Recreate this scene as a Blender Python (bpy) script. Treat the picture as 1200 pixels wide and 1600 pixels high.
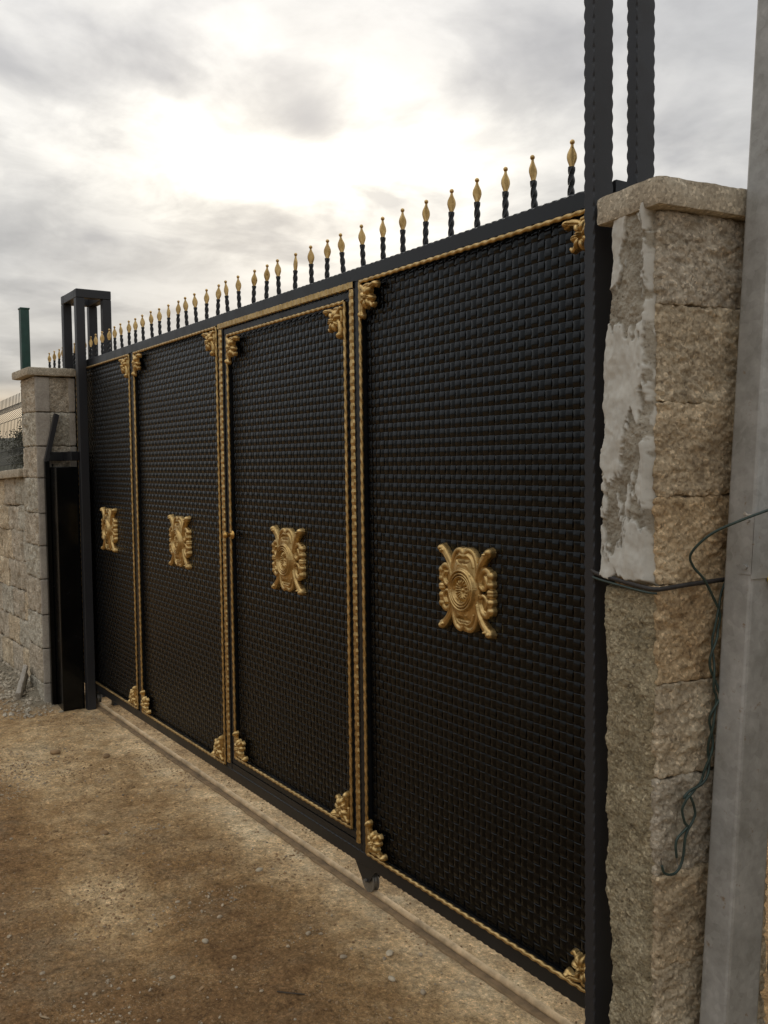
import bpy, math, random
import numpy as np
from mathutils import Matrix, Vector

for o in list(bpy.data.objects):
    bpy.data.objects.remove(o)
S = bpy.context.scene
COL = S.collection
random.seed(7)
RNG = np.random.default_rng(11)

# ------------------------------------------------------------------ camera
cam_data = bpy.data.cameras.new('camera')
cam = bpy.data.objects.new('camera', cam_data)
COL.objects.link(cam)
cR = Vector((0.5572, 0.8303, -0.0121)); cF = Vector((-0.8296, 0.5559, -0.0527))
cF.normalize(); cR = (cR - cR.dot(cF) * cF).normalized(); cU = cR.cross(cF)
M = Matrix((cR, cU, -cF)).transposed().to_4x4()
M.translation = Vector((1.7392, -1.8017, 1.6))
cam.matrix_world = M
cam_data.sensor_fit = 'VERTICAL'
cam_data.sensor_height = 24.0
cam_data.lens = 24.0 * 1451.2 / 1600.0
cam_data.clip_start = 0.05
cam_data.clip_end = 3000
S.camera = cam

# ------------------------------------------------------------------ sky
SUN_AZ_DIR = Vector((-0.826, 0.467, 0.316)).normalized()
SUN_EL = math.asin(SUN_AZ_DIR.z)
world = bpy.data.worlds.new('World')
S.world = world
world.use_nodes = True
wn = world.node_tree.nodes; wl = world.node_tree.links
wn.clear()


def N(nodes, typ, **kw):
    n = nodes.new(typ)
    for k, v in kw.items():
        if k == 'inp':
            for kk, vv in v.items():
                n.inputs[kk].default_value = vv
        else:
            setattr(n, k, v)
    return n


def ramp(nodes, stops, interp='LINEAR'):
    n = nodes.new('ShaderNodeValToRGB')
    n.color_ramp.interpolation = interp
    els = n.color_ramp.elements
    while len(els) > 1:
        els.remove(els[-1])
    els[0].position = stops[0][0]
    c = stops[0][1]
    els[0].color = (c, c, c, 1) if not hasattr(c, '__len__') else (*c, 1)
    for p, c in stops[1:]:
        e = els.new(p)
        e.color = (c, c, c, 1) if not hasattr(c, '__len__') else (*c, 1)
    return n


out = N(wn, 'ShaderNodeOutputWorld')
bg = N(wn, 'ShaderNodeBackground', inp={'Strength': 0.1})
wl.new(bg.outputs[0], out.inputs[0])
sky = N(wn, 'ShaderNodeTexSky', sky_type='NISHITA', sun_disc=False, sun_elevation=SUN_EL,
        sun_rotation=math.atan2(SUN_AZ_DIR.x, SUN_AZ_DIR.y))
tc = N(wn, 'ShaderNodeTexCoord')
sep = N(wn, 'ShaderNodeSeparateXYZ')
wl.new(tc.outputs['Generated'], sep.inputs[0])


def mth(nodes, links, op, a, b=None, clamp=False):
    n = nodes.new('ShaderNodeMath'); n.operation = op; n.use_clamp = clamp
    for i, x in enumerate((a, b)):
        if x is None:
            continue
        if isinstance(x, (int, float)):
            n.inputs[i].default_value = x
        else:
            links.new(x, n.inputs[i])
    return n.outputs[0]


def wm(op, a, b=None, clamp=False):
    return mth(wn, wl, op, a, b, clamp)


def mixc(nodes, links, fac, a, b, blend='MIX'):
    n = nodes.new('ShaderNodeMix'); n.data_type = 'RGBA'; n.blend_type = blend
    for sock, x in ((n.inputs[0], fac), (n.inputs[6], a), (n.inputs[7], b)):
        if isinstance(x, (int, float)):
            sock.default_value = x
        elif isinstance(x, tuple):
            sock.default_value = (*x, 1) if len(x) == 3 else x
        else:
            links.new(x, sock)
    return n.outputs[2]


# cloud deck: direction projected on a layer overhead (streaks flatten toward the horizon)
zc = wm('ADD', wm('MAXIMUM', sep.outputs[2], 0.0), 0.16)
cx = wm('DIVIDE', sep.outputs[0], zc); cy = wm('DIVIDE', sep.outputs[1], zc)
cmb = N(wn, 'ShaderNodeCombineXYZ'); wl.new(cx, cmb.inputs[0]); wl.new(cy, cmb.inputs[1])
n1 = N(wn, 'ShaderNodeTexNoise', inp={'Scale': 1.15, 'Detail': 7.0, 'Roughness': 0.52, 'Distortion': 0.25})
wl.new(cmb.outputs[0], n1.inputs['Vector'])
mp = N(wn, 'ShaderNodeMapping', inp={'Location': (5.3, 2.1, 0.7), 'Scale': (2.4, 2.4, 2.4)})
wl.new(cmb.outputs[0], mp.inputs[0])
n2 = N(wn, 'ShaderNodeTexNoise', inp={'Scale': 1.0, 'Detail': 6.0, 'Roughness': 0.5, 'Distortion': 0.3})
wl.new(mp.outputs[0], n2.inputs['Vector'])
r1 = ramp(wn, [(0.36, (4.1, 4.1, 4.15)), (0.47, (5.1, 5.05, 5.0)), (0.60, (6.6, 6.45, 6.2))])
wl.new(n1.outputs['Fac'], r1.inputs[0])
r2 = ramp(wn, [(0.50, 0.0), (0.66, 1.0)])
wl.new(n2.outputs['Fac'], r2.inputs[0])
cloud = mixc(wn, wl, wm('MULTIPLY', r2.outputs[0], 0.75), r1.outputs[0], (3.5, 3.5, 3.6))
# brightening of the deck around the hidden sun
dotn = N(wn, 'ShaderNodeVectorMath', operation='DOT_PRODUCT', inp={1: tuple(SUN_AZ_DIR)})
nrm = N(wn, 'ShaderNodeVectorMath', operation='NORMALIZE'); wl.new(tc.outputs['Generated'], nrm.inputs[0])
wl.new(nrm.outputs[0], dotn.inputs[0])
d = wm('MAXIMUM', dotn.outputs['Value'], 0.0)
lat = N(wn, 'ShaderNodeVectorMath', operation='DOT_PRODUCT', inp={1: tuple(Vector((SUN_AZ_DIR.y, -SUN_AZ_DIR.x, 0)).normalized())})
wl.new(nrm.outputs[0], lat.inputs[0])
sepn = N(wn, 'ShaderNodeSeparateXYZ'); wl.new(nrm.outputs[0], sepn.inputs[0])


def gauss(cz, sz, cl, sl):
    a_ = wm('POWER', wm('ABSOLUTE', wm('DIVIDE', wm('SUBTRACT', sepn.outputs[2], cz), sz)), 2.0)
    b_ = wm('POWER', wm('ABSOLUTE', wm('DIVIDE', wm('SUBTRACT', lat.outputs['Value'], cl), sl)), 2.0)
    return wm('MULTIPLY', wm('EXPONENT', wm('MULTIPLY', wm('ADD', a_, b_), -1.0)), wm('GREATER_THAN', dotn.outputs['Value'], 0.0))


g1 = wm('MULTIPLY', gauss(0.295, 0.060, -0.01, 0.16), 7.0)
g2 = wm('MULTIPLY', gauss(0.29, 0.12, 0.02, 0.32), 2.3)
gmod = wm('ADD', wm('MULTIPLY', wm('SUBTRACT', 1.0, r2.outputs[0]), 0.75), 0.25)
n3 = N(wn, 'ShaderNodeTexNoise', inp={'Scale': 4.5, 'Detail': 8.0, 'Roughness': 0.6, 'Distortion': 0.4})
wl.new(cmb.outputs[0], n3.inputs['Vector'])
r3 = ramp(wn, [(0.36, 0.62), (0.60, 1.15)]); wl.new(n3.outputs['Fac'], r3.inputs[0])
puff = gauss(0.3394, 0.024, 0.0031, 0.034)
gmod = wm('MULTIPLY', wm('MULTIPLY', gmod, r3.outputs[0]), wm('SUBTRACT', 1.0, wm('MULTIPLY', puff, 0.93)))
g = wm('MULTIPLY', wm('ADD', g1, g2), gmod)
cloud = mixc(wn, wl, 1.0, cloud, wm('ADD', wm('MULTIPLY', r3.outputs[0], 0.22), 0.80), 'MULTIPLY')
cloud = mixc(wn, wl, wm('MULTIPLY', puff, 0.8), cloud, (3.9, 3.9, 4.0))
# an overcast deck is brighter toward the zenith (CIE overcast gradient)
cie = wm('DIVIDE', wm('ADD', wm('MULTIPLY', wm('MAXIMUM', sepn.outputs[2], 0.0), 2.6), 1.0), 1.72)
cloud = mixc(wn, wl, 1.0, cloud, cie, 'MULTIPLY')
glow = mixc(wn, wl, 1.0, (1.0, 0.93, 0.76), g, 'MULTIPLY')
c2 = mixc(wn, wl, 1.0, cloud, glow, 'ADD')
# gap of clear warm light low on the horizon
hz = ramp(wn, [(0.0, 0.0), (0.02, 0.9), (0.055, 0.9), (0.085, 0.0)])
wl.new(sep.outputs[2], hz.inputs[0])
c3 = mixc(wn, wl, wm('MULTIPLY', hz.outputs[0], wm('POWER', d, 4.0)), c2, (7.6, 5.9, 3.9))
c4 = mixc(wn, wl, 0.94, sky.outputs[0], c3)
wl.new(c4, bg.inputs['Color'])

sun = bpy.data.lights.new('sun', 'SUN')
sun.energy = 0.6; sun.angle = math.radians(25); sun.color = (1.0, 0.93, 0.82)
so = bpy.data.objects.new('sun', sun); COL.objects.link(so)
so.rotation_euler = (-SUN_AZ_DIR).to_track_quat('-Z', 'Y').to_euler()

S.view_settings.view_transform = 'Standard'
S.view_settings.look = 'None'
S.view_settings.gamma = 1.0
S.view_settings.use_curve_mapping = False
S.view_settings.exposure = 0.2


# ------------------------------------------------------------------ noise
def _hash(i, j, k, seed):
    h = (i * 374761393 + j * 668265263 + k * 2147483647 + seed * 1274126177) & 0xFFFFFFFF
    h = ((h ^ (h >> 13)) * 1274126177) & 0xFFFFFFFF
    h = h ^ (h >> 16)
    return (h & 0xFFFFFF) / float(0xFFFFFF) * 2 - 1


def vnoise(P, seed=0):
    P = np.asarray(P, float)
    I = np.floor(P).astype(np.int64); f = P - I
    f = f * f * (3 - 2 * f)
    r = 0
    for dx in (0, 1):
        wx = f[..., 0] if dx else 1 - f[..., 0]
        for dy in (0, 1):
            wy = f[..., 1] if dy else 1 - f[..., 1]
            for dz in (0, 1):
                wz = f[..., 2] if dz else 1 - f[..., 2]
                r = r + wx * wy * wz * _hash(I[..., 0] + dx, I[..., 1] + dy, I[..., 2] + dz, seed)
    return r


def fbm(P, freq, octv=4, seed=0, gain=0.5):
    P = np.asarray(P, float)
    r = 0; a = 1.0; t = 0
    for o in range(octv):
        r = r + a * vnoise(P * freq + 17.3 * o + seed * 3.1, seed + o); t += a
        a *= gain; freq *= 2.03
    return r / t


# ------------------------------------------------------------------ object helpers
def mesh_from(name, V, Fs, mat, smooth=False):
    me = bpy.data.meshes.new(name)
    V = np.asarray(V, float)
    if isinstance(Fs, np.ndarray):
        Fs = np.ascontiguousarray(Fs, dtype=np.int32)
        n, k = Fs.shape
        me.vertices.add(len(V)); me.vertices.foreach_set('co', V.astype(np.float32).ravel())
        me.loops.add(n * k); me.loops.foreach_set('vertex_index', Fs.ravel())
        me.polygons.add(n)
        me.polygons.foreach_set('loop_start', np.arange(0, n * k, k, dtype=np.int32))
        me.polygons.foreach_set('loop_total', np.full(n, k, dtype=np.int32))
        me.update(calc_edges=True)
        me.validate()
    else:
        me.from_pydata([tuple(v) for v in V], [], [tuple(f) for f in Fs])
    if mat:
        me.materials.append(mat)
    me.polygons.foreach_set('use_smooth', np.full(len(me.polygons), smooth))
    me.update()
    return me


def link(name, me, parent=None, loc=None):
    o = bpy.data.objects.new(name, me)
    COL.objects.link(o)
    if parent:
        o.parent = parent
    if loc is not None:
        o.location = loc
    return o


def obj(name, V, Fs, mat, parent=None, smooth=False, loc=None):
    return link(name, mesh_from(name, V, Fs, mat, smooth), parent, loc)


def tag(o, label=None, cat=None, group=None, kind=None):
    if label: o['label'] = label
    if cat: o['category'] = cat
    if group: o['group'] = group
    if kind: o['kind'] = kind
    return o


def thing(name, label, cat, group=None, loc=(0, 0, 0)):
    o = bpy.data.objects.new(name, None)
    COL.objects.link(o)
    o.empty_display_size = 0.1
    o.location = loc
    return tag(o, label, cat, group)


class MB:
    """collects geometry (quads / tris mixed) for one mesh"""
    def __init__(s):
        s.V = []; s.F = []

    def add(s, V, F):
        n = len(s.V)
        s.V += [tuple(v) for v in V]
        s.F += [tuple(int(i) + n for i in f) for f in F]
        return s

    def box(s, a, b, bev=0.0):
        a = np.array(a, float); b = np.array(b, float)
        if bev <= 0:
            V = [(x, y, z) for x in (a[0], b[0]) for y in (a[1], b[1]) for z in (a[2], b[2])]
            F = [(0, 1, 3, 2), (4, 6, 7, 5), (0, 4, 5, 1), (2, 3, 7, 6), (0, 2, 6, 4), (1, 5, 7, 3)]
            return s.add(V, F)
        idx = {}; V = []; F = []
        for cx in (0, 1):
            for cy in (0, 1):
                for cz in (0, 1):
                    c = (cx, cy, cz)
                    for ax in range(3):
                        p = [b[i] if c[i] else a[i] for i in range(3)]
                        for i in range(3):
                            if i != ax:
                                p[i] += -bev if c[i] else bev
                        idx[c, ax] = len(V); V.append(p)
        for ax in range(3):
            o1, o2 = [(1, 2), (2, 0), (0, 1)][ax]
            for sd in (0, 1):
                q = []
                for (i, j) in ((0, 0), (1, 0), (1, 1), (0, 1)):
                    c = [0, 0, 0]; c[ax] = sd; c[o1] = i; c[o2] = j
                    q.append(idx[tuple(c), ax])
                F.append(q if sd else q[::-1])
        for ax in range(3):
            o1, o2 = [(1, 2), (2, 0), (0, 1)][ax]
            for i in (0, 1):
                for j in (0, 1):
                    c0 = [0, 0, 0]; c1 = [0, 0, 0]
                    c0[o1] = c1[o1] = i; c0[o2] = c1[o2] = j; c1[ax] = 1
                    c0 = tuple(c0); c1 = tuple(c1)
                    q = [idx[c0, o1], idx[c1, o1], idx[c1, o2], idx[c0, o2]]
                    F.append(q if (i + j) % 2 == 0 else q[::-1])
        for cx in (0, 1):
            for cy in (0, 1):
                for cz in (0, 1):
                    c = (cx, cy, cz)
                    q = [idx[c, 0], idx[c, 1], idx[c, 2]]
                    F.append(q if (cx + cy + cz) % 2 else q[::-1])
        return s.add(V, F)

    def obj(s, name, mat, parent=None, smooth=False, loc=None):
        return obj(name, s.V, s.F, mat, parent, smooth, loc)


def tube(pts, rad, n=8, cap=True):
    pts = np.asarray(pts, float); m = len(pts)
    rad = np.full(m, rad) if np.isscalar(rad) else np.asarray(rad)
    T = np.gradient(pts, axis=0); T /= np.linalg.norm(T, axis=1)[:, None]
    ref = np.array([0, 0, 1.0]) if abs(T[0][2]) < 0.9 else np.array([1.0, 0, 0])
    V = []
    nrm = np.cross(T[0], ref); nrm /= np.linalg.norm(nrm)
    for i in range(m):
        nrm = nrm - nrm.dot(T[i]) * T[i]; nrm /= np.linalg.norm(nrm)
        b = np.cross(T[i], nrm)
        for k in range(n):
            a = 2 * math.pi * k / n
            V.append(pts[i] + rad[i] * (math.cos(a) * nrm + math.sin(a) * b))
    F = [(i * n + k, i * n + (k + 1) % n, (i + 1) * n + (k + 1) % n, (i + 1) * n + k) for i in range(m - 1) for k in range(n)]
    if cap:
        F.append(tuple(range(n))[::-1]); F.append(tuple((m - 1) * n + k for k in range(n)))
    return V, F


def smooth_path(P, k=8):
    P = np.asarray(P, float)
    Q = np.vstack([2 * P[0] - P[1], P, 2 * P[-1] - P[-2]])
    out = []
    for i in range(1, len(Q) - 2):
        for t in np.linspace(0, 1, k, endpoint=False):
            a, b, c, e = Q[i - 1], Q[i], Q[i + 1], Q[i + 2]
            out.append(0.5 * ((2 * b) + (-a + c) * t + (2 * a - 5 * b + 4 * c - e) * t * t + (-a + 3 * b - 3 * c + e) * t ** 3))
    out.append(P[-1])
    return np.array(out)


def hammered(p0, axis, L, u, v, wu, wv, period=0.034, c0=0.0015, c1=0.0065, seg=4):
    """rectangular steel tube whose corners are hammered into scallops; p0 = centre of its start"""
    p0, axis, u, v = (np.array(q, float) for q in (p0, axis, u, v))
    n = max(2, int(L / period * seg))
    S_ = np.linspace(0, L, n + 1)
    c = c0 + (c1 - c0) * (0.5 + 0.5 * np.cos(2 * math.pi * S_ / period)) ** 1.5
    V = []
    for s, cc in zip(S_, c):
        hu, hv = wu / 2, wv / 2
        for a, b in ((hu - cc, hv), (hu, hv - cc), (hu, -hv + cc), (hu - cc, -hv), (-hu + cc, -hv), (-hu, -hv + cc), (-hu, hv - cc), (-hu + cc, hv)):
            V.append(p0 + axis * s + u * a + v * b)
    F = [(i * 8 + k, i * 8 + (k + 1) % 8, (i + 1) * 8 + (k + 1) % 8, (i + 1) * 8 + k) for i in range(n) for k in range(8)]
    F.append(tuple(range(8))[::-1]); F.append(tuple(n * 8 + k for k in range(8)))
    return V, F


def grid_faces(nu, nv):
    i, j = np.meshgrid(np.arange(nu - 1), np.arange(nv - 1), indexing='ij')
    a = (i * nv + j).ravel()
    return np.stack([a, a + nv, a + nv + 1, a + 1], 1)


# ------------------------------------------------------------------ materials
def mat_base(name):
    m = bpy.data.materials.new(name); m.use_nodes = True
    nt = m.node_tree
    b = nt.nodes['Principled BSDF']
    return m, nt.nodes, nt.links, b


def add_bump(nodes, links, b, specs, vec):
    prev = None
    for scale, detail, rough, strength, dist in specs:
        n = N(nodes, 'ShaderNodeTexNoise', inp={'Scale': scale, 'Detail': detail, 'Roughness': rough})
        links.new(vec, n.inputs['Vector'])
        bp = N(nodes, 'ShaderNodeBump', inp={'Strength': strength, 'Distance': dist})
        links.new(n.outputs['Fac'], bp.inputs['Height'])
        if prev:
            links.new(prev, bp.inputs['Normal'])
        prev = bp.outputs[0]
    links.new(prev, b.inputs['Normal'])


def black_paint(name, col=(0.013, 0.0135, 0.015), rough=0.38, dust=0.25, spec=0.36):
    m, n, l, b = mat_base(name)
    g = N(n, 'ShaderNodeNewGeometry')
    nz = N(n, 'ShaderNodeTexNoise', inp={'Scale': 7.0, 'Detail': 8.0, 'Roughness': 0.65}); l.new(g.outputs['Position'], nz.inputs['Vector'])
    r = ramp(n, [(0.45, 0.0), (0.75, 1.0)]); l.new(nz.outputs['Fac'], r.inputs[0])
    n2 = N(n, 'ShaderNodeTexNoise', inp={'Scale': 220.0, 'Detail': 2.0}); l.new(g.outputs['Position'], n2.inputs['Vector'])
    r2 = ramp(n, [(0.64, 0.0), (0.72, 1.0)]); l.new(n2.outputs['Fac'], r2.inputs[0])
    f = mth(n, l, 'MULTIPLY', r.outputs[0], dust)
    c = mixc(n, l, f, col, (0.035, 0.032, 0.028))
    c = mixc(n, l, mth(n, l, 'MULTIPLY', r2.outputs[0], dust * 0.6), c, (0.10, 0.09, 0.075))
    l.new(c, b.inputs['Base Color'])
    l.new(mth(n, l, 'ADD', mth(n, l, 'MULTIPLY', r.outputs[0], 0.18), rough), b.inputs['Roughness'])
    b.inputs['Specular IOR Level'].default_value = spec
    b.inputs['Specular Tint'].default_value = (0.84, 0.93, 1.0, 1)
    add_bump(n, l, b, [(40, 3, 0.5, 0.05, 0.004)], g.outputs['Position'])
    return m


M_BLACK = black_paint('black_gate_paint', col=(0.011, 0.0115, 0.013), rough=0.32, dust=0.2)
M_WEAVE = black_paint('black_weave_paint', col=(0.002, 0.0021, 0.0023), rough=0.16, dust=0.03, spec=0.31)
M_POST = black_paint('dark_grey_post_paint', col=(0.026, 0.026, 0.029), rough=0.40, dust=0.3)


def gold_paint():
    m, n, l, b = mat_base('gold_paint')
    g = N(n, 'ShaderNodeNewGeometry')
    nz = N(n, 'ShaderNodeTexNoise', inp={'Scale': 38.0, 'Detail': 6.0, 'Roughness': 0.6}); l.new(g.outputs['Position'], nz.inputs['Vector'])
    r = ramp(n, [(0.3, (0.36, 0.235, 0.085)), (0.6, (0.60, 0.42, 0.18)), (0.8, (0.70, 0.52, 0.27))]); l.new(nz.outputs['Fac'], r.inputs[0])
    n2 = N(n, 'ShaderNodeTexNoise', inp={'Scale': 70.0, 'Detail': 6.0, 'Roughness': 0.75}); l.new(g.outputs['Position'], n2.inputs['Vector'])
    r2 = ramp(n, [(0.58, 0.0), (0.66, 1.0)]); l.new(n2.outputs['Fac'], r2.inputs[0])
    c = mixc(n, l, mth(n, l, 'MULTIPLY', r2.outputs[0], 0.55), r.outputs[0], (0.05, 0.035, 0.02))
    l.new(c, b.inputs['Base Color'])
    b.inputs['Metallic'].default_value = 0.9
    b.inputs['Roughness'].default_value = 0.36
    add_bump(n, l, b, [(120, 3, 0.5, 0.15, 0.002)], g.outputs['Position'])
    return m


M_GOLD = gold_paint()


def stone_mat(name, cols, scale=1.0, spots=(0.06, 0.042, 0.025), bump=1.0, spot_amt=0.55, seed=0.0):
    m, n, l, b = mat_base(name)
    g = N(n, 'ShaderNodeNewGeometry')
    mp_ = N(n, 'ShaderNodeMapping', inp={'Location': (seed, seed * 1.7, seed * 0.6)}); l.new(g.outputs['Position'], mp_.inputs[0])
    v = mp_.outputs[0]
    nz = N(n, 'ShaderNodeTexNoise', inp={'Scale': 9.0 * scale, 'Detail': 10.0, 'Roughness': 0.68, 'Distortion': 0.3}); l.new(v, nz.inputs['Vector'])
    k = len(cols)
    r = ramp(n, [(0.33 + 0.34 * i / (k - 1), c) for i, c in enumerate(cols)]); l.new(nz.outputs['Fac'], r.inputs[0])
    n2 = N(n, 'ShaderNodeTexNoise', inp={'Scale': 60.0 * scale, 'Detail': 7.0, 'Roughness': 0.72}); l.new(v, n2.inputs['Vector'])
    r2 = ramp(n, [(0.34, 1.0), (0.44, 0.25), (0.50, 0.0)]); l.new(n2.outputs['Fac'], r2.inputs[0])
    c = mixc(n, l, mth(n, l, 'MULTIPLY', r2.outputs[0], spot_amt), r.outputs[0], spots)
    n3 = N(n, 'ShaderNodeTexVoronoi', inp={'Scale': 150.0 * scale, 'Randomness': 1.0}); l.new(v, n3.inputs['Vector'])
    sc_ = N(n, 'ShaderNodeSeparateColor'); l.new(n3.outputs['Color'], sc_.inputs[0])
    r3 = ramp(n, [(0.0, 0.72), (0.5, 1.0), (0.85, 1.12), (1.0, 1.55)]); l.new(sc_.outputs[0], r3.inputs[0])
    c = mixc(n, l, 1.0 if spot_amt > 0.2 else 0.35, c, r3.outputs[0], 'MULTIPLY')
    l.new(c, b.inputs['Base Color'])
    b.inputs['Roughness'].default_value = 0.95
    b.inputs['Specular IOR Level'].default_value = 0.2
    add_bump(n, l, b, [(38 * scale, 8, 0.72, 1.0 * bump, 0.012), (150 * scale, 4, 0.65, 0.9 * bump, 0.004)], v)
    return m


M_BLOCK_W = stone_mat('split_face_block_warm', [(0.335, 0.262, 0.171), (0.527, 0.421, 0.280), (0.699, 0.568, 0.386)])
M_BLOCK_W2 = stone_mat('split_face_block_tan', [(0.359, 0.296, 0.204), (0.573, 0.477, 0.336), (0.789, 0.681, 0.495)], seed=4.3)
M_BLOCK_W3 = stone_mat('split_face_block_rust', [(0.351, 0.242, 0.133), (0.564, 0.422, 0.253), (0.717, 0.568, 0.369)], seed=9.1)
M_BLOCK_G = stone_mat('split_face_block_grey', [(0.324, 0.294, 0.231), (0.498, 0.464, 0.377), (0.672, 0.638, 0.533)], seed=2.0)
M_BLOCK_G2 = stone_mat('split_face_block_greybrown', [(0.322, 0.283, 0.211), (0.494, 0.432, 0.336), (0.668, 0.602, 0.482)], seed=12.0)
M_CAP = stone_mat('cast_concrete_cap', [(0.335, 0.288, 0.216), (0.441, 0.389, 0.298), (0.530, 0.481, 0.379)], bump=0.45, spot_amt=0.3)
M_SMOOTH = stone_mat('smooth_cement', [(0.324, 0.298, 0.256), (0.392, 0.358, 0.307), (0.460, 0.426, 0.366)], bump=0.25, spot_amt=0.15)
M_JOINT = stone_mat('joint_mortar', [(0.119, 0.094, 0.068), (0.187, 0.154, 0.110), (0.256, 0.204, 0.154)])
M_COARSE = stone_mat('coarse_render', [(0.279, 0.237, 0.148), (0.429, 0.364, 0.238), (0.561, 0.484, 0.327)], bump=1.2, scale=1.25, spot_amt=0.7, seed=6.0)


def smear_mat():
    m, n, l, b = mat_base('mortar_smear')
    g = N(n, 'ShaderNodeNewGeometry')
    at = N(n, 'ShaderNodeAttribute', attribute_name='patch')
    nz = N(n, 'ShaderNodeTexNoise', inp={'Scale': 14.0, 'Detail': 9.0, 'Roughness': 0.65}); l.new(g.outputs['Position'], nz.inputs['Vector'])
    ra = ramp(n, [(0.3, (0.226, 0.203, 0.157)), (0.5, (0.330, 0.300, 0.240)), (0.7, (0.434, 0.406, 0.337))]); l.new(nz.outputs['Fac'], ra.inputs[0])
    rb = ramp(n, [(0.3, (0.448, 0.440, 0.398)), (0.7, (0.587, 0.582, 0.530))]); l.new(nz.outputs['Fac'], rb.inputs[0])
    n2 = N(n, 'ShaderNodeTexNoise', inp={'Scale': 110.0, 'Detail': 4.0}); l.new(g.outputs['Position'], n2.inputs['Vector'])
    r2 = ramp(n, [(0.30, 1.0), (0.42, 0.0)]); l.new(n2.outputs['Fac'], r2.inputs[0])
    c = mixc(n, l, at.outputs['Fac'], ra.outputs[0], rb.outputs[0])
    inv = mth(n, l, 'SUBTRACT', 1.0, at.outputs['Fac'])
    c = mixc(n, l, mth(n, l, 'MULTIPLY', r2.outputs[0], mth(n, l, 'ADD', mth(n, l, 'MULTIPLY', inv, 0.5), 0.1)), c, (0.06, 0.05, 0.035))
    l.new(c, b.inputs['Base Color'])
    b.inputs['Roughness'].default_value = 0.9
    b.inputs['Specular IOR Level'].default_value = 0.25
    n3 = N(n, 'ShaderNodeTexNoise', inp={'Scale': 130.0, 'Detail': 5.0, 'Roughness': 0.65}); l.new(g.outputs['Position'], n3.inputs['Vector'])
    bp = N(n, 'ShaderNodeBump', inp={'Distance': 0.006})
    l.new(mth(n, l, 'ADD', mth(n, l, 'MULTIPLY', inv, 0.6), 0.08), bp.inputs['Strength'])
    l.new(n3.outputs['Fac'], bp.inputs['Height']); l.new(bp.outputs[0], b.inputs['Normal'])
    return m


M_SMEAR = smear_mat()


def ground_mat():
    m, n, l, b = mat_base('dirt_ground')
    g = N(n, 'ShaderNodeNewGeometry')
    P = g.outputs['Position']
    at = N(n, 'ShaderNodeAttribute', attribute_name='dust')
    w = N(n, 'ShaderNodeTexNoise', inp={'Scale': 6.0, 'Detail': 14.0, 'Roughness': 0.8, 'Distortion': 0.1}); l.new(P, w.inputs['Vector'])
    fac = mth(n, l, 'ADD', at.outputs['Fac'], mth(n, l, 'MULTIPLY', mth(n, l, 'SUBTRACT', w.outputs['Fac'], 0.5), 1.7), clamp=True)
    r = ramp(n, [(0.0, (0.219, 0.127, 0.057)), (0.30, (0.318, 0.195, 0.088)), (0.55, (0.466, 0.314, 0.159)), (0.8, (0.637, 0.466, 0.264)), (1.0, (0.771, 0.611, 0.384))])
    l.new(fac, r.inputs[0])
    gr = N(n, 'ShaderNodeTexNoise', inp={'Scale': 2.3, 'Detail': 12.0, 'Roughness': 0.75, 'Distortion': 0.1}); l.new(P, gr.inputs['Vector'])
    rg = ramp(n, [(0.52, 0.0), (0.66, 1.0)]); l.new(gr.outputs['Fac'], rg.inputs[0])
    c = mixc(n, l, mth(n, l, 'MULTIPLY', rg.outputs[0], 0.45), r.outputs[0], (0.27, 0.225, 0.15))
    f1 = N(n, 'ShaderNodeTexNoise', inp={'Scale': 70.0, 'Detail': 8.0, 'Roughness': 0.85}); l.new(P, f1.inputs['Vector'])
    r1_ = ramp(n, [(0.36, 0.30), (0.46, 0.90), (0.54, 1.10), (0.64, 2.0)]); l.new(f1.outputs['Fac'], r1_.inputs[0])
    c = mixc(n, l, 1.0, c, r1_.outputs[0], 'MULTIPLY')
    f0 = N(n, 'ShaderNodeTexNoise', inp={'Scale': 22.0, 'Detail': 8.0, 'Roughness': 0.8}); l.new(P, f0.inputs['Vector'])
    r0_ = ramp(n, [(0.36, 0.65), (0.48, 1.0), (0.62, 1.25)]); l.new(f0.outputs['Fac'], r0_.inputs[0])
    c = mixc(n, l, 1.0, c, r0_.outputs[0], 'MULTIPLY')
    f2 = N(n, 'ShaderNodeTexVoronoi', inp={'Scale': 120.0, 'Randomness': 1.0}); l.new(P, f2.inputs['Vector'])
    r3 = ramp(n, [(0.16, 1.0), (0.26, 0.0)]); l.new(f2.outputs['Distance'], r3.inputs[0])
    f3 = N(n, 'ShaderNodeTexNoise', inp={'Scale': 6.0, 'Detail': 8.0, 'Roughness': 0.7}); l.new(P, f3.inputs['Vector'])
    r4 = ramp(n, [(0.46, 0.0), (0.58, 1.0)]); l.new(f3.outputs['Fac'], r4.inputs[0])
    c = mixc(n, l, mth(n, l, 'MULTIPLY', r3.outputs[0], mth(n, l, 'MULTIPLY', r4.outputs[0], 0.75)), c, (0.50, 0.42, 0.29))
    at2 = N(n, 'ShaderNodeAttribute', attribute_name='rubble')
    rc = ramp(n, [(0.3, (0.17, 0.15, 0.11)), (0.7, (0.34, 0.30, 0.23))]); l.new(w.outputs['Fac'], rc.inputs[0])
    c = mixc(n, l, at2.outputs['Fac'], c, rc.outputs[0])
    l.new(c, b.inputs['Base Color'])
    b.inputs['Roughness'].default_value = 0.95
    b.inputs['Specular IOR Level'].default_value = 0.15
    add_bump(n, l, b, [(14, 10, 0.75, 0.8, 0.02), (110, 6, 0.75, 1.0, 0.006)], P)
    return m


M_GROUND = ground_mat()


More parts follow.
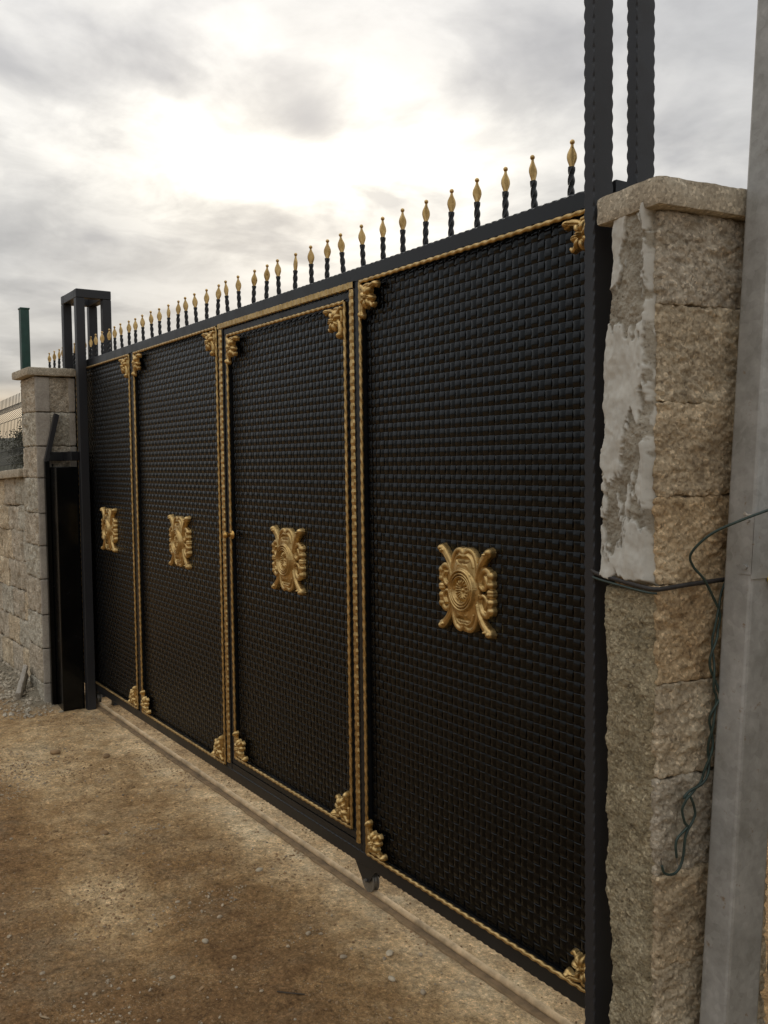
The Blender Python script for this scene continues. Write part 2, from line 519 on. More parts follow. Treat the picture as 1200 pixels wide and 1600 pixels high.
def simple(name, col, rough=0.6, metal=0.0, var=0.25, scale=30.0, bump=0.2):
    m, n, l, b = mat_base(name)
    g = N(n, 'ShaderNodeNewGeometry')
    nz = N(n, 'ShaderNodeTexNoise', inp={'Scale': scale, 'Detail': 7.0, 'Roughness': 0.65}); l.new(g.outputs['Position'], nz.inputs['Vector'])
    r = ramp(n, [(0.3, tuple(c * (1 - var) for c in col)), (0.7, tuple(min(1, c * (1 + var)) for c in col))]); l.new(nz.outputs['Fac'], r.inputs[0])
    l.new(r.outputs[0], b.inputs['Base Color'])
    b.inputs['Roughness'].default_value = rough; b.inputs['Metallic'].default_value = metal
    add_bump(n, l, b, [(scale * 4, 4, 0.6, bump, 0.003)], g.outputs['Position'])
    return m


M_RUST = simple('rusty_track', (0.46, 0.34, 0.20), 0.85, 0.0, 0.5, 16)
M_PLATE = simple('dirty_plate', (0.24, 0.165, 0.09), 0.85, 0.0, 0.5, 16)
M_WHEEL = simple('worn_steel', (0.20, 0.19, 0.17), 0.45, 0.6, 0.3, 60)
M_GREEN = simple('green_fence_paint', (0.012, 0.055, 0.043), 0.45, 0.0, 0.25, 15)
M_FWIRE = simple('fence_wire', (0.022, 0.026, 0.023), 0.55, 0.2, 0.3, 40)
M_CABLE = simple('green_wire_insulation', (0.020, 0.040, 0.033), 0.5, 0.0, 0.35, 60)
M_STRAP = simple('black_strap', (0.025, 0.022, 0.02), 0.6, 0.0, 0.5, 60, 0.5)
M_BRASS = simple('brass_knob', (0.55, 0.33, 0.10), 0.3, 0.85, 0.2, 40)
M_PEBBLE = simple('pebble', (0.36, 0.29, 0.20), 0.9, 0.0, 0.5, 9, 0.5)
M_PEBBLE_L = simple('pale_pebble', (0.46, 0.39, 0.28), 0.9, 0.0, 0.25, 25, 0.5)
M_CLOD = simple('dirt_clod', (0.27, 0.175, 0.09), 0.95, 0.0, 0.4, 18, 0.6)
M_WOOD = simple('dry_wood', (0.30, 0.22, 0.13), 0.85, 0.0, 0.3, 70)
M_YELLOW = simple('ochre_insulator', (0.42, 0.28, 0.04), 0.5, 0.0, 0.2, 30)
M_HILL = simple('far_scrub_hill', (0.045, 0.043, 0.025), 0.95, 0.0, 0.5, 0.35)
M_LEAF = simple('dark_foliage', (0.035, 0.040, 0.018), 0.8, 0.0, 0.5, 3)
M_BARK = simple('bark', (0.06, 0.045, 0.03), 0.9, 0.0, 0.3, 12)


def galv_mat():
    m, n, l, b = mat_base('galvanised_steel')
    g = N(n, 'ShaderNodeNewGeometry')
    v = N(n, 'ShaderNodeTexVoronoi', inp={'Scale': 55.0}); l.new(g.outputs['Position'], v.inputs['Vector'])
    nz = N(n, 'ShaderNodeTexNoise', inp={'Scale': 9.0, 'Detail': 9.0, 'Roughness': 0.7}); l.new(g.outputs['Position'], nz.inputs['Vector'])
    sp = N(n, 'ShaderNodeSeparateColor'); l.new(v.outputs['Color'], sp.inputs[0])
    f = mth(n, l, 'ADD', mth(n, l, 'MULTIPLY', sp.outputs[0], 0.11), mth(n, l, 'MULTIPLY', nz.outputs['Fac'], 0.9))
    r = ramp(n, [(0.3, (0.25, 0.25, 0.23)), (0.55, (0.38, 0.38, 0.365)), (0.8, (0.55, 0.55, 0.53))]); l.new(f, r.inputs[0])
    n2 = N(n, 'ShaderNodeTexNoise', inp={'Scale': 28.0, 'Detail': 6.0, 'Roughness': 0.7}); l.new(g.outputs['Position'], n2.inputs['Vector'])
    r2 = ramp(n, [(0.62, 0.0), (0.68, 1.0)]); l.new(n2.outputs['Fac'], r2.inputs[0])
    c = mixc(n, l, mth(n, l, 'MULTIPLY', r2.outputs[0], 0.8), r.outputs[0], (0.24, 0.17, 0.10))
    l.new(c, b.inputs['Base Color'])
    b.inputs['Metallic'].default_value = 0.35; b.inputs['Roughness'].default_value = 0.55
    add_bump(n, l, b, [(70, 4, 0.6, 0.12, 0.002)], g.outputs['Position'])
    return m


M_GALV = galv_mat()

# ------------------------------------------------------------------ ground
def warp_axis(lo, hi, step, far, k):
    core = np.arange(lo, hi + step / 2, step)
    e = np.array([step * (1.35 ** i) for i in range(1, k)]).cumsum()
    e = e[e < far]
    return np.concatenate([(lo - np.append(e, far))[::-1], core, hi + np.append(e, far)])


gx = warp_axis(-5.9, 1.3, 0.02, 600, 60)
gy = warp_axis(-2.6, 0.5, 0.02, 600, 60)
GX, GY = np.meshgrid(gx, gy, indexing='ij')
P3 = np.stack([GX, GY, GX * 0], -1)
near = np.clip(1 - np.maximum(0, np.hypot(GX + 2.2, GY + 1) - 6) / 3, 0, 1)
gz = near * (0.020 * fbm(P3, 1.3, 3, 5) + 0.014 * fbm(P3, 5, 5, 3) + 0.008 * np.abs(fbm(P3, 24, 2, 9)) ** 1.0)
tr = np.exp(-((GY - 0.0) / 0.14) ** 2) * (GX > -5.6) * (GX < 0.4)      # levelled concrete strip under the gate
gz = gz * (1 - 0.85 * tr) - 0.012
# rubble heap at the foot of the left wall
hx = np.clip((-4.45 - GX) / 0.35, 0, 1)
heap = hx * np.exp(-((GY + 0.26) / 0.20) ** 2) * np.clip((GX + 9) / 2, 0, 1)
gz = gz + heap * (0.06 + 0.05 * fbm(P3, 5, 4, 21) + 0.02 * fbm(P3, 22, 3, 22))
# broken crust edges
crust = fbm(P3, 1.1, 4, 41)
gz = gz + near * 0.007 * np.clip((crust - 0.02) * 14, -1, 1) * (1 - tr)
gv = np.stack([GX, GY, gz], -1).reshape(-1, 3)
ground = obj('ground', gv, grid_faces(len(gx), len(gy))[:, ::-1].copy() if False else grid_faces(len(gx), len(gy)), M_GROUND, smooth=True)
tag(ground, 'bare brown earth with pale dusty patches in front of the gate', None, None, 'structure')


def blob(x, y, sx, sy, rot=0.0):
    c, s = math.cos(rot), math.sin(rot)
    a = (GX - x) * c + (GY - y) * s; bb = -(GX - x) * s + (GY - y) * c
    return np.exp(-(a / sx) ** 2 - (bb / sy) ** 2)


dust = 0.24 + 0.42 * fbm(P3, 1.1, 5, 77)
dust = dust + 0.48 * np.exp(-((GY + 0.02) / 0.24) ** 2) + 0.42 * blob(-4.0, -0.55, 0.9, 0.35) + 0.30 * blob(-2.6, -0.75, 0.55, 0.3) \
    + 0.22 * blob(-1.45, -0.75, 0.4, 0.2) + 0.30 * blob(-1.75, -0.80, 0.35, 0.22) + 0.25 * blob(-3.3, -0.62, 0.5, 0.2) - 0.32 * blob(-2.55, -1.0, 0.75, 0.30) - 0.22 * blob(-1.6, -1.5, 0.8, 0.5) - 0.22 * blob(-1.0, -0.5, 0.35, 0.2)
dust = np.clip(dust, 0, 1)
for nm, arr in (('dust', dust), ('rubble', np.clip(heap * 1.6 + 0.5 * np.exp(-((GY - 0.0) / 0.10) ** 2) * (GX > -4.5) * (GX < .4) * (0.4 + fbm(P3, 9, 3, 8)), 0, 1))):
    a = ground.data.attributes.new(nm, 'FLOAT', 'POINT')
    a.data.foreach_set('value', arr.ravel().astype(np.float32))


def gheight(x, y):
    i = int(np.clip(np.searchsorted(gx, x), 1, len(gx) - 1)); j = int(np.clip(np.searchsorted(gy, y), 1, len(gy) - 1))
    return float(gz[i, j])


# scrub hill behind the left wall; unseen ring added all round to darken reflections
az = np.radians(np.linspace(0, 360, 281)); rr = np.linspace(0, 1, 14)
AZ, RR = np.meshgrid(az, rr, indexing='ij')
dist = 55 + RR * 60
hp = np.stack([dist * np.cos(AZ), dist * np.sin(AZ), AZ * 0], -1)
hh = 3.6 * np.sin(np.clip(RR * 1.25, 0, 1) * math.pi / 2) + RR * 1.2 + (1.1 * fbm(hp, 0.08, 4, 3) + 0.5 * fbm(hp, 0.5, 3, 4)) * np.clip(RR * 3, 0, 1)
hp[..., 2] = hh - 0.1
tag(obj('hill', hp.reshape(-1, 3), grid_faces(281, 14), M_HILL, smooth=False), None, None, None, 'structure')


def tree(x, y, h, w, label, seed):
    r = np.random.default_rng(seed)
    t = thing('tree', label, 'tree', None, (x, y, 0))
    V, F = tube([(0, 0, -0.3), (0.1, 0, h * .3), (0, 0.1, h * .62)], [0.16, 0.12, 0.05], 7)
    obj('trunk', V, F, M_BARK, t)
    n = 2600
    cl = r.normal(size=(16, 3)) * [w * .30, w * .30, h * .17] + [0, 0, h * .66]
    c = cl[r.integers(0, 16, n)] + r.normal(size=(n, 3)) * w * 0.13
    a = r.normal(size=(n, 3)); a /= np.linalg.norm(a, axis=1)[:, None]
    b = np.cross(a, r.normal(size=(n, 3))); b /= np.linalg.norm(b, axis=1)[:, None]
    s = w * 0.035
    Vv = np.stack([c - a * s, c + b * s * .5, c + a * s, c - b * s * .5], 1).reshape(-1, 3)
    obj('crown', Vv, np.arange(4 * n).reshape(n, 4), M_LEAF, t)


tree(-43.0, 8.35, 3.75, 1.5, 'small dark tree above the hill line, seen through the mesh fence at the left edge', 3)


# ------------------------------------------------------------------ split-face blocks
def rough_box(cen, U_, V_, W_, dims, res, amp, seed, rnd=0.010, flat=None):
    """box (axes U,V,W with full sizes dims), rounded edges, displaced like split stone. flat = set of axis-side not displaced"""
    cen = np.array(cen, float); A = [np.array(q, float) for q in (U_, V_, W_)]
    h = np.array(dims) / 2
    inner = h - rnd
    Vs = []; Fs = []; off = 0
    for ax in range(3):
        o1, o2 = [(1, 2), (2, 0), (0, 1)][ax]
        n1_ = max(3, int(dims[o1] / res) + 1); n2_ = max(3, int(dims[o2] / res) + 1)
        a = np.linspace(-h[o1], h[o1], n1_); b = np.linspace(-h[o2], h[o2], n2_)
        Aa, Bb = np.meshgrid(a, b, indexing='ij')
        for sd in (-1, 1):
            p = np.zeros(Aa.shape + (3,))
            p[..., ax] = sd * h[ax]; p[..., o1] = Aa; p[..., o2] = Bb
            q = np.clip(p, -inner, inner)
            dn = p - q; dn /= np.linalg.norm(dn, axis=-1)[..., None]
            pp = q + dn * rnd
            wpos = pp @ np.stack(A) + cen
            nz_ = 0.65 * fbm(wpos, 9, 3, seed, 0.55) + 0.65 * (1 - 2.4 * np.abs(fbm(wpos, 19, 4, seed + 7, 0.62))) - 0.3 + 0.42 * fbm(wpos, 75, 3, seed + 3, 0.7)
            wpos = wpos + (dn @ np.stack(A)) * (1.5 * amp * nz_)[..., None]
            Vs.append(wpos.reshape(-1, 3))
            f = grid_faces(n1_, n2_)
            if sd < 0:
                f = f[:, ::-1]
            Fs.append(f + off); off += n1_ * n2_
    return np.vstack(Vs), np.vstack(Fs)


X_, Y_, Z_ = np.eye(3)


def cap_slab(name, cen, U_, V_, dims, parent, seed, mat, rise=0.0, chips=0.004):
    V, F = rough_box(cen, U_, V_, Z_, dims, 0.012, chips, seed, 0.008)
    V = np.array(V)
    if rise:
        c = np.array(cen)
        r0 = V - c
        a = np.abs(r0 @ np.array(U_)) / (dims[0] / 2); b = np.abs(r0 @ np.array(V_)) / (dims[1] / 2)
        up = np.clip(r0[:, 2] / (dims[2] / 2), 0, 1)
        V[:, 2] += rise * (1 - np.maximum(a, b)) * up
    return obj(name, V, F, mat, parent, smooth=True)


# right pillar -------------------------------------------------------
pu = np.array([-0.9917, 0.1288, 0.0]); pv = np.array([0.1288, 0.9917, 0.0]); NE = np.array([0.3129, -0.082, 0.0])
pn = -pu
RP = thing('masonry_pillar', 'tall block pillar with smeared grey mortar, right of the gate', 'pillar', 'block pillars at the ends of the gate', tuple(NE + pu * .1 + pv * .2))
RPl = Vector(RP.location)


def rebase(root, names=None):
    """children were built in world coordinates: keep them there"""
    for ch in root.children:
        ch.matrix_parent_inverse = root.matrix_basis.inverted()


zs = [0.0, 0.172, 0.392, 0.616, 0.848, 1.073, 1.304, 1.512, 1.732, 1.957, 2.170]
mats = [M_BLOCK_G2, M_BLOCK_W2, M_BLOCK_W, M_BLOCK_G2, M_BLOCK_W2, M_BLOCK_W3, M_BLOCK_W3, M_BLOCK_W, M_BLOCK_W2, M_BLOCK_G2]
PW, PD = 0.150, 0.36
for i in range(10):
    z0, z1 = zs[i] + 0.0012, zs[i + 1] - 0.0012
    cen = NE + pu * PW / 2 + pv * PD / 2 + Z_ * (z0 + z1) / 2 + pn * random.uniform(-.002, .003)
    V, F = rough_box(cen, pu, pv, Z_, (PW, PD, z1 - z0), 0.0036, 0.0080, 30 + i, 0.006)
    obj('block', V, F, mats[i], RP, smooth=True)
mb = MB()
c0 = NE + pu * 0.012; L = []
for (a, b) in ((0.012, 0.012), (PW - .012, 0.012), (PW - .012, PD - .012), (0.012, PD - .012)):
    p = NE + pu * a + pv * b
    L += [p, p + Z_ * 2.17]
mb.add(L, [(0, 1, 3, 2), (2, 3, 5, 4), (4, 5, 7, 6), (6, 7, 1, 0)])
mb.obj('joint_mortar', M_JOINT, RP)
CAPA = np.array([0.339, -0.116, 2.2025])
cap_slab('cap', CAPA + pu * 0.109 + pv * 0.23, pu, pv, (0.218, 0.46, 0.066), RP, 61, M_CAP, 0.0, 0.0026)


# render smeared over the left face of the right pillar
def face_slab(name, org, sdir, ndir, smax, z0, z1, res, seed, height_fn, mat, parent, attr=None):
    nz_, ns_ = int((z1 - z0) / res), int(smax / res)
    zz = np.linspace(z0, z1, nz_); ss = np.linspace(0, 1, ns_)
    SS, ZZ = np.meshgrid(ss, zz, indexing='ij')
    H, Sx, patch = height_fn(SS, ZZ, seed)
    Pp = org + Sx[..., None] * sdir + ZZ[..., None] * Z_ + H[..., None] * ndir
    o = obj(name, Pp.reshape(-1, 3), grid_faces(ns_, nz_), mat, parent, smooth=True)
    if patch is not None:
        a_ = o.data.attributes.new('patch', 'FLOAT', 'POINT')
        a_.data.foreach_set('value', patch.ravel().astype(np.float32))
    return o


def edge_curve(z):
    return np.interp(z, [0, .35, .6, .9, 1.3, 1.55, 1.8, 2.05, 2.2], [.157, .160, .176, .181, .186, .180, .172, .148, .135])


def upper_fn(SS, ZZ, seed):
    e = edge_curve(ZZ) + 0.013 * fbm(np.stack([ZZ, ZZ * 0, ZZ * 0], -1), 16, 5, 4, .6)
    s0 = 0.012 + 0.009 * fbm(np.stack([ZZ, ZZ * 0 + 5, ZZ * 0], -1), 9, 3, 14)
    bot = 1.31 + 0.03 * fbm(np.stack([SS * .2, ZZ * 0, ZZ * 0], -1), 25, 3, 2)
    Sx = s0 + SS * (e - s0)
    q = np.stack([Sx * 1.0, ZZ * 0.40, ZZ * 0], -1)
    wv = fbm(q, 26, 4, 5, .6)[..., None]
    pt = fbm(q + 0.035 * wv, 15, 5, seed, .58)
    patch = np.clip((pt + 0.13) * 20, 0, 1)
    q2 = np.stack([Sx, ZZ, ZZ * 0], -1)
    fold = 1 - 2.2 * np.abs(fbm(np.stack([Sx, ZZ * .33, ZZ * 0], -1), 17, 4, seed + 31, .55))
    Hh = 0.016 + 0.010 * fbm(q2, 10, 4, seed + 1) + 0.008 * fold + patch * 0.007 + (1 - patch) * (0.009 * fbm(q2, 60, 4, seed + 2, .65)) + 0.0025 * fbm(q2, 38, 3, 8)
    edge = np.minimum(np.minimum(SS, 1 - SS) * 14, 1)
    fade = np.clip((ZZ - bot) / 0.012, 0, 1)
    Hh = Hh * np.sqrt(edge) * fade - np.where(SS < .5, .012, .030) * (1 - edge * fade)
    return Hh, Sx, patch


def lower_fn(SS, ZZ, seed):
    zc_ = np.stack([ZZ, ZZ * 0, ZZ * 0], -1)
    e = edge_curve(ZZ) + 0.012 * fbm(zc_, 14, 5, 9, .6)
    s0 = 0.010 + 0.010 * fbm(zc_, 6, 3, 24)
    Sx = s0 + SS * (e - s0)
    q2 = np.stack([Sx, ZZ, ZZ * 0], -1)
    Hh = 0.015 + 0.012 * fbm(q2, 9, 3, seed) + 0.012 * fbm(q2, 34, 5, seed + 2, .68) + 0.003 * np.abs(fbm(q2, 120, 2, seed + 3))
    edge = np.minimum(np.minimum(SS, 1 - SS) * 12, 1)
    fade = np.clip((1.298 - ZZ) / 0.01, 0, 1)
    Hh = Hh * np.sqrt(edge) * fade - np.where(SS < .5, .012, .030) * (1 - edge * fade)
    return Hh, Sx, None


face_slab('upper_mortar', NE, pu, -pv, 0.18, 1.27, 2.185, 0.0026, 71, upper_fn, M_SMEAR, RP)['label'] = 'pale grey trowelled mortar smear'
face_slab('lower_render', NE, pu, -pv, 0.18, -0.02, 1.30, 0.0028, 81, lower_fn, M_COARSE, RP)['label'] = 'coarse sandy render'
# filler body behind the render toward the gate post
rebase(RP)

# wall running on to the right of that pillar
RW = thing('block_wall', 'split-face block wall running on behind the galvanised post', 'wall', None, (1.0, 0.35, 0))
row = 0; z = 0.0
while z < 1.5:
    x = 0.02 - (0.2 if row % 2 else 0)
    while x < 2.6:
        a = max(x, 0.0) + 0.004; b = x + 0.396
        if b - a > .06:
            cen = NE + pu * 0.08 - pu * ((a + b) / 2 + .05) + pv * (PD + 0.12) + Z_ * (z + .109)
            V, F = rough_box(cen, pu, pv, Z_, (b - a, 0.17, 0.211), 0.03, 0.008, 400 + row * 20 + int(x * 5), 0.01)
            obj('block', V, F, random.choice([M_BLOCK_G, M_BLOCK_G2]), RW, smooth=True)
        x += 0.4
    z += 0.219; row += 1
rebase(RW)

# left pillar --------------------------------------------------------
LPx0, LPx1, LPy0, LPy1 = -5.045, -4.680, -0.2775, -0.012
LP = thing('masonry_pillar', 'short block pillar with thin cap behind the open square steel frame', 'pillar', 'block pillars at the ends of the gate', ((LPx0 + LPx1) / 2, -0.15, 0))
zl = [-0.05, 0.146, 0.382, 0.611, 0.851, 1.075, 1.292, 1.528, 1.740, 1.966, 2.200]
for i in range(10):
    z0, z1 = zl[i] + 0.003, zl[i + 1] - 0.003
    V, F = rough_box(((LPx0 + LPx1) / 2, (LPy0 + LPy1) / 2, (z0 + z1) / 2), X_, Y_, Z_, (LPx1 - LPx0, LPy1 - LPy0, z1 - z0), 0.009, 0.009, 90 + i, 0.010)
    obj('block', V, F, [M_BLOCK_G, M_BLOCK_G2][i % 2], LP, smooth=True)
    # smooth cement skim over the exposed (gate) side of each block
    V, F = rough_box((LPx1 + 0.004, LPy0 + 0.050, (z0 + z1) / 2), Y_, Z_, X_, (0.092, z1 - z0 - 0.002, 0.022), 0.01, 0.0016, 190 + i, 0.004)
    obj('cement_skim', V, F, M_SMOOTH, LP, smooth=True)
    if i >= 6:
        V, F = rough_box((LPx1 + 0.003, LPy1 - 0.022, (z0 + z1) / 2), Y_, Z_, X_, (0.040, z1 - z0 - 0.004, 0.018), 0.01, 0.0016, 290 + i, 0.004)
        obj('cement_skim', V, F, M_SMOOTH, LP, smooth=True)
mb = MB(); mb.box((LPx0 + .012, LPy0 + .012, -.05), (LPx1 - .012, LPy1 - .012, 2.2)); mb.obj('joint_mortar', M_JOINT, LP)
cap_slab('cap', (-4.875, -0.166, 2.232), X_, Y_, (0.460, 0.316, 0.052), LP, 62, M_CAP, 0.012, 0.002)
# flaking dark paint strip where the receiver meets the pillar
q = []
Fq = []
zz = np.linspace(0.30, 1.62, 150)
nzv = fbm(np.stack([zz, zz * 0, zz * 0], -1), 14, 4, 3); nz2 = fbm(np.stack([zz, zz * 0 + 3, zz * 0], -1), 9, 4, 13)
for i, z in enumerate(zz):
    yl = LPy0 + 0.096 + 0.020 * nzv[i] ; wd = max(0.0, 0.012 + 0.03 * nz2[i])
    q += [(LPx1 + .0185, yl, z), (LPx1 + .0185, yl + wd, z)]
    if i: Fq.append((2 * i - 2, 2 * i - 1, 2 * i + 1, 2 * i))
obj('paint_overspray', q, Fq, M_BLACK, LP)
rebase(LP)

# left wall with coping ----------------------------------------------
LW = thing('block_wall', 'low split-face block wall with sloping coping left of the short pillar', 'wall', None, (-7.0, -0.2, 0))
slope = 0.05


def wz(x, z):
    return z + slope * 0.6 * (x + 5.15)


row = 0
for i in range(8):
    z0 = [-0.10, 0.10, 0.30, 0.50, 0.715, 0.93, 1.15, 1.33][i]; z1 = [0.10, 0.30, 0.50, 0.715, 0.93, 1.15, 1.33, 1.53][i]
    xr = -5.048
    wdt = 0.13 + (i * 0.11) % 0.27
    while xr > -8.4:
        xl = xr - wdt
        cx_ = (xl + xr) / 2
        zc_ = wz(cx_, (z0 + z1) / 2) + random.uniform(-.004, .004)
        V, F = rough_box((cx_, -0.165 + random.uniform(-.008, .008), zc_), X_, Y_, Z_, (xr - xl - .006, 0.19, z1 - z0 - .006), 0.014 if xr > -6.6 else 0.04, 0.011, 500 + i * 31 + int(-xr * 7), 0.012)
        obj('block', V, F, random.choice([M_BLOCK_G, M_BLOCK_G2, M_BLOCK_W2]), LW, smooth=True)
        xr = xl; wdt = 0.36
mb = MB()
V = []
for x in (-8.4, -5.06):
    for y in (-.24, -.09):
        for z in (-.1, wz(x, 1.52)):
            V.append((x, y, z))
mb.add(V, [(0, 1, 3, 2), (4, 6, 7, 5), (0, 4, 5, 1), (2, 3, 7, 6), (0, 2, 6, 4), (1, 5, 7, 3)]); mb.obj('joint_mortar', M_JOINT, LW)
xr = -5.050
while xr > -8.3:
    xl = xr - 0.62
    cen = ((xl + xr) / 2, -0.175, wz((xl + xr) / 2, 1.56))
    ud = np.array([1, 0, slope * .6]); ud /= np.linalg.norm(ud)
    V, F = rough_box(cen, ud, Y_, np.cross(ud, Y_), (xr - xl - .006, 0.27, 0.055), 0.014, 0.004, int(700 - xr * 10), 0.008)
    obj('coping_stone', V, F, M_CAP, LW, smooth=True)
    xr = xl
rebase(LW)

# bent mesh panel fence on the left wall --------------------------------
FN = thing('mesh_fence', 'green bent-wire mesh fence standing on the low left wall', 'fence', None, (-7, -0.16, 1.58))
FY = -0.155


def fprof(t):   # t: height above the coping -> out-of-plane kink
    k = 0.0
    for c in (0.13, 0.47):
        k += 0.048 * max(0.0, 1 - abs(t - c) / 0.055)
    return -k


for k in range(66):
    x = -5.085 - 0.05 * k
    zb = wz(x, 1.575)
    ts = [0, 0.075, 0.13, 0.185, 0.30, 0.415, 0.47, 0.525, 0.60]
    pts = [(x, FY + fprof(t), zb + t) for t in ts]
    V, F = tube(pts, 0.0026, 5)
    obj('upright_wire', V, F, M_FWIRE, FN)
for t in (0.01, 0.075, 0.13, 0.185, 0.415, 0.47, 0.525):
    pts = [(x, FY + fprof(t) - .004, wz(x, 1.575) + t) for x in np.linspace(-8.45, -5.06, 8)]
    V, F = tube(pts, 0.0026, 5)
    obj('cross_wire', V, F, M_FWIRE, FN)
rebase(FN)

# green fence post behind the left pillar ---------------------------------
GP = thing('fence_post', 'dark green square fence post rising behind the left pillar', 'post', None, (-5.57, -0.12, 0))
V, F = hammered((-5.57, -0.12, 0.0), Z_, 2.775, X_, Y_, 0.066, 0.062, period=0.5, c0=.004, c1=.004)
obj('shaft', V, F, M_GREEN, GP)
mb = MB(); mb.box((-5.607, -.155, 2.775), (-5.533, -.085, 2.787), .002); mb.obj('end_cap', M_GREEN, GP)
rebase(GP)

# ------------------------------------------------------------------ gate
G = thing('sliding_gate', 'long black sliding gate of woven steel with gold trim', 'gate', None, (-2.2, 0.025, 0))
ZT, ZB = 2.300, 0.109
XR, XL = 0.108, -5.40
DEP = 0.046


def rail(name, x0, x1, z0, z1, par=G, y0=0.0, dep=DEP, per=0.031, c1=0.0055, mat=M_BLACK):
    V, F = hammered((x0, y0 + dep / 2, (z0 + z1) / 2), X_, x1 - x0, Z_, Y_, z1 - z0, dep, per, 0.0012, c1)
    return obj(name, V, [f[::-1] for f in F], mat, par)


def stile(name, x0, x1, z0, z1, par=G, y0=0.0, dep=DEP, per=0.031, c1=0.0045, mat=M_BLACK):
    V, F = hammered(((x0 + x1) / 2, y0 + dep / 2, z0), Z_, z1 - z0, X_, Y_, x1 - x0, dep, per, 0.0012, c1)
    return obj(name, V, F, mat, par)


rail('top_rail', XL, XR, 2.250, ZT)
rail('bottom_rail', XL, XR, ZB, 0.160)
MZ0, MZ1 = 0.1605, 2.2495
stile('stile', 0.056, XR, MZ0, MZ1)
stile('stile', -1.124, -1.086, MZ0, MZ1)
stile('stile', -2.346, -2.322, MZ0, MZ1)
stile('stile', -3.560, -3.505, MZ0, MZ1)
stile('stile', -4.640, -4.590, MZ0, MZ1)
stile('stile', XL, XL + .05, MZ0, MZ1)

# wicket door
D = MB()
door = None
dV, dF = [], []
for (a, b, horiz) in (((-2.272, .189), (-1.164, .222), True), ((-2.272, 2.198), (-1.164, 2.226), True), ((-2.272, .2225), (-2.226, 2.1975), False), ((-1.196, .2225), (-1.164, 2.1975), False)):
    if horiz:
        V, F = hammered((a[0], .004 + DEP / 2, (a[1] + b[1]) / 2), X_, b[0] - a[0], Z_, Y_, b[1] - a[1], DEP, .031, .0012, .005)
        F = [f[::-1] for f in F]
    else:
        V, F = hammered(((a[0] + b[0]) / 2, .004 + DEP / 2, a[1]), Z_, b[1] - a[1], X_, Y_, b[0] - a[0], DEP, .031, .0012, .005)
    D.add(V, F)
door = D.obj('wicket_door', M_BLACK, G)
door['label'] = 'pedestrian door set into the gate with gold flat frame'


# flat gold trim around the door
def flat_bar(name, p0, p1, w, par):
    p0 = np.array(p0, float); p1 = np.array(p1, float); L_ = np.linalg.norm(p1 - p0); ax = (p1 - p0) / L_
    side = np.cross(ax, Y_)
    n = int(L_ / 0.012)
    s = np.linspace(0, L_, n + 1)
    V = []
    for t in s:
        q_ = fbm(np.array([[t * 3 + p0[0] * 7, p0[2], 1.0]]), 14, 2, 3)[0] * .0022
        hw = w / 2 + .0016 * math.sin(t * 2 * math.pi / .031) + q_ * .5
        th = .006 + .0012 * math.sin(t * 2 * math.pi / .031 + 1.2)
        c_ = p0 + ax * t
        for a, b in ((-hw, 0), (-hw + .003, -th), (hw - .003, -th), (hw, 0)):
            V.append(c_ + side * a + Y_ * b)
    F = [(i * 4 + k, i * 4 + k + 1, (i + 1) * 4 + k + 1, (i + 1) * 4 + k) for i in range(n) for k in range(3)]
    return obj(name, V, F, M_GOLD, par)


FBY = -0.0005
flat_bar('gold_flat_bar', (-2.298, FBY + .0, .187), (-2.298, FBY, 2.2275), .024, G)
flat_bar('gold_flat_bar', (-1.143, FBY + .0, .187), (-1.143, FBY, 2.2275), .022, G)
flat_bar('gold_flat_bar', (-2.318, FBY, 2.2425), (-1.127, FBY, 2.2425), .026, G)
mbk = MB()
mbk.box((-2.3215, .0, .161), (-2.2735, DEP, 2.2485)); mbk.box((-1.1625, .0, .161), (-1.1255, DEP, 2.2485)); mbk.box((-2.2725, .0, 2.229), (-1.1635, DEP, 2.2485))
mbk.box((-2.3215, .002, .1605), (-1.1255, DEP, .1875))
mbk.obj('door_jamb', M_BLACK, G)


# gold twisted rope trim
def rope(name, pts4, r, par, pitch=0.038):
    """closed rectangle of twisted bar through four corners, square at the corners"""
    V = []; F = []
    n = 10
    for a, b in zip(pts4, pts4[1:] + pts4[:1]):
        a = np.array(a, float); b = np.array(b, float); L_ = np.linalg.norm(b - a); ax = (b - a) / L_
        sd = np.cross(ax, Y_)
        m = int(L_ / 0.0048)
        base = len(V)
        for i in range(m + 1):
            t = i / m * L_
            for k in range(n):
                th = 2 * math.pi * k / n
                rr_ = r * (0.90 + 0.17 * math.cos(2 * th - 2 * math.pi * t / pitch * 1.0))
                V.append(a + ax * t + sd * rr_ * math.cos(th) + Y_ * rr_ * math.sin(th))
        for i in range(m):
            for k in range(n):
                F.append((base + i * n + k, base + i * n + (k + 1) % n, base + (i + 1) * n + (k + 1) % n, base + (i + 1) * n + k))
    return obj(name, V, F, M_GOLD, par, smooth=True)


PANELS = [  # name, weave x0, x1, z0, z1, rope x0, x1, z0, z1, root
    ('R', -1.085, 0.055, 0.161, 2.249, -1.080, 0.066, 0.168, 2.2435),
    ('D', -2.225, -1.197, 0.223, 2.197, -2.216, -1.186, 0.229, 2.190),
    ('B', -3.504, -2.347, 0.161, 2.249, -3.492, -2.336, 0.168, 2.2435),
    ('A', -4.589, -3.561, 0.161, 2.249, -4.583, -3.577, 0.168, 2.2435),
    ('T', -5.349, -4.641, 0.161, 2.249, -5.345, -4.650, 0.168, 2.2435),
]
PX, PZ = 0.0268, 0.0296
WY = 0.019; AMP = 0.0027


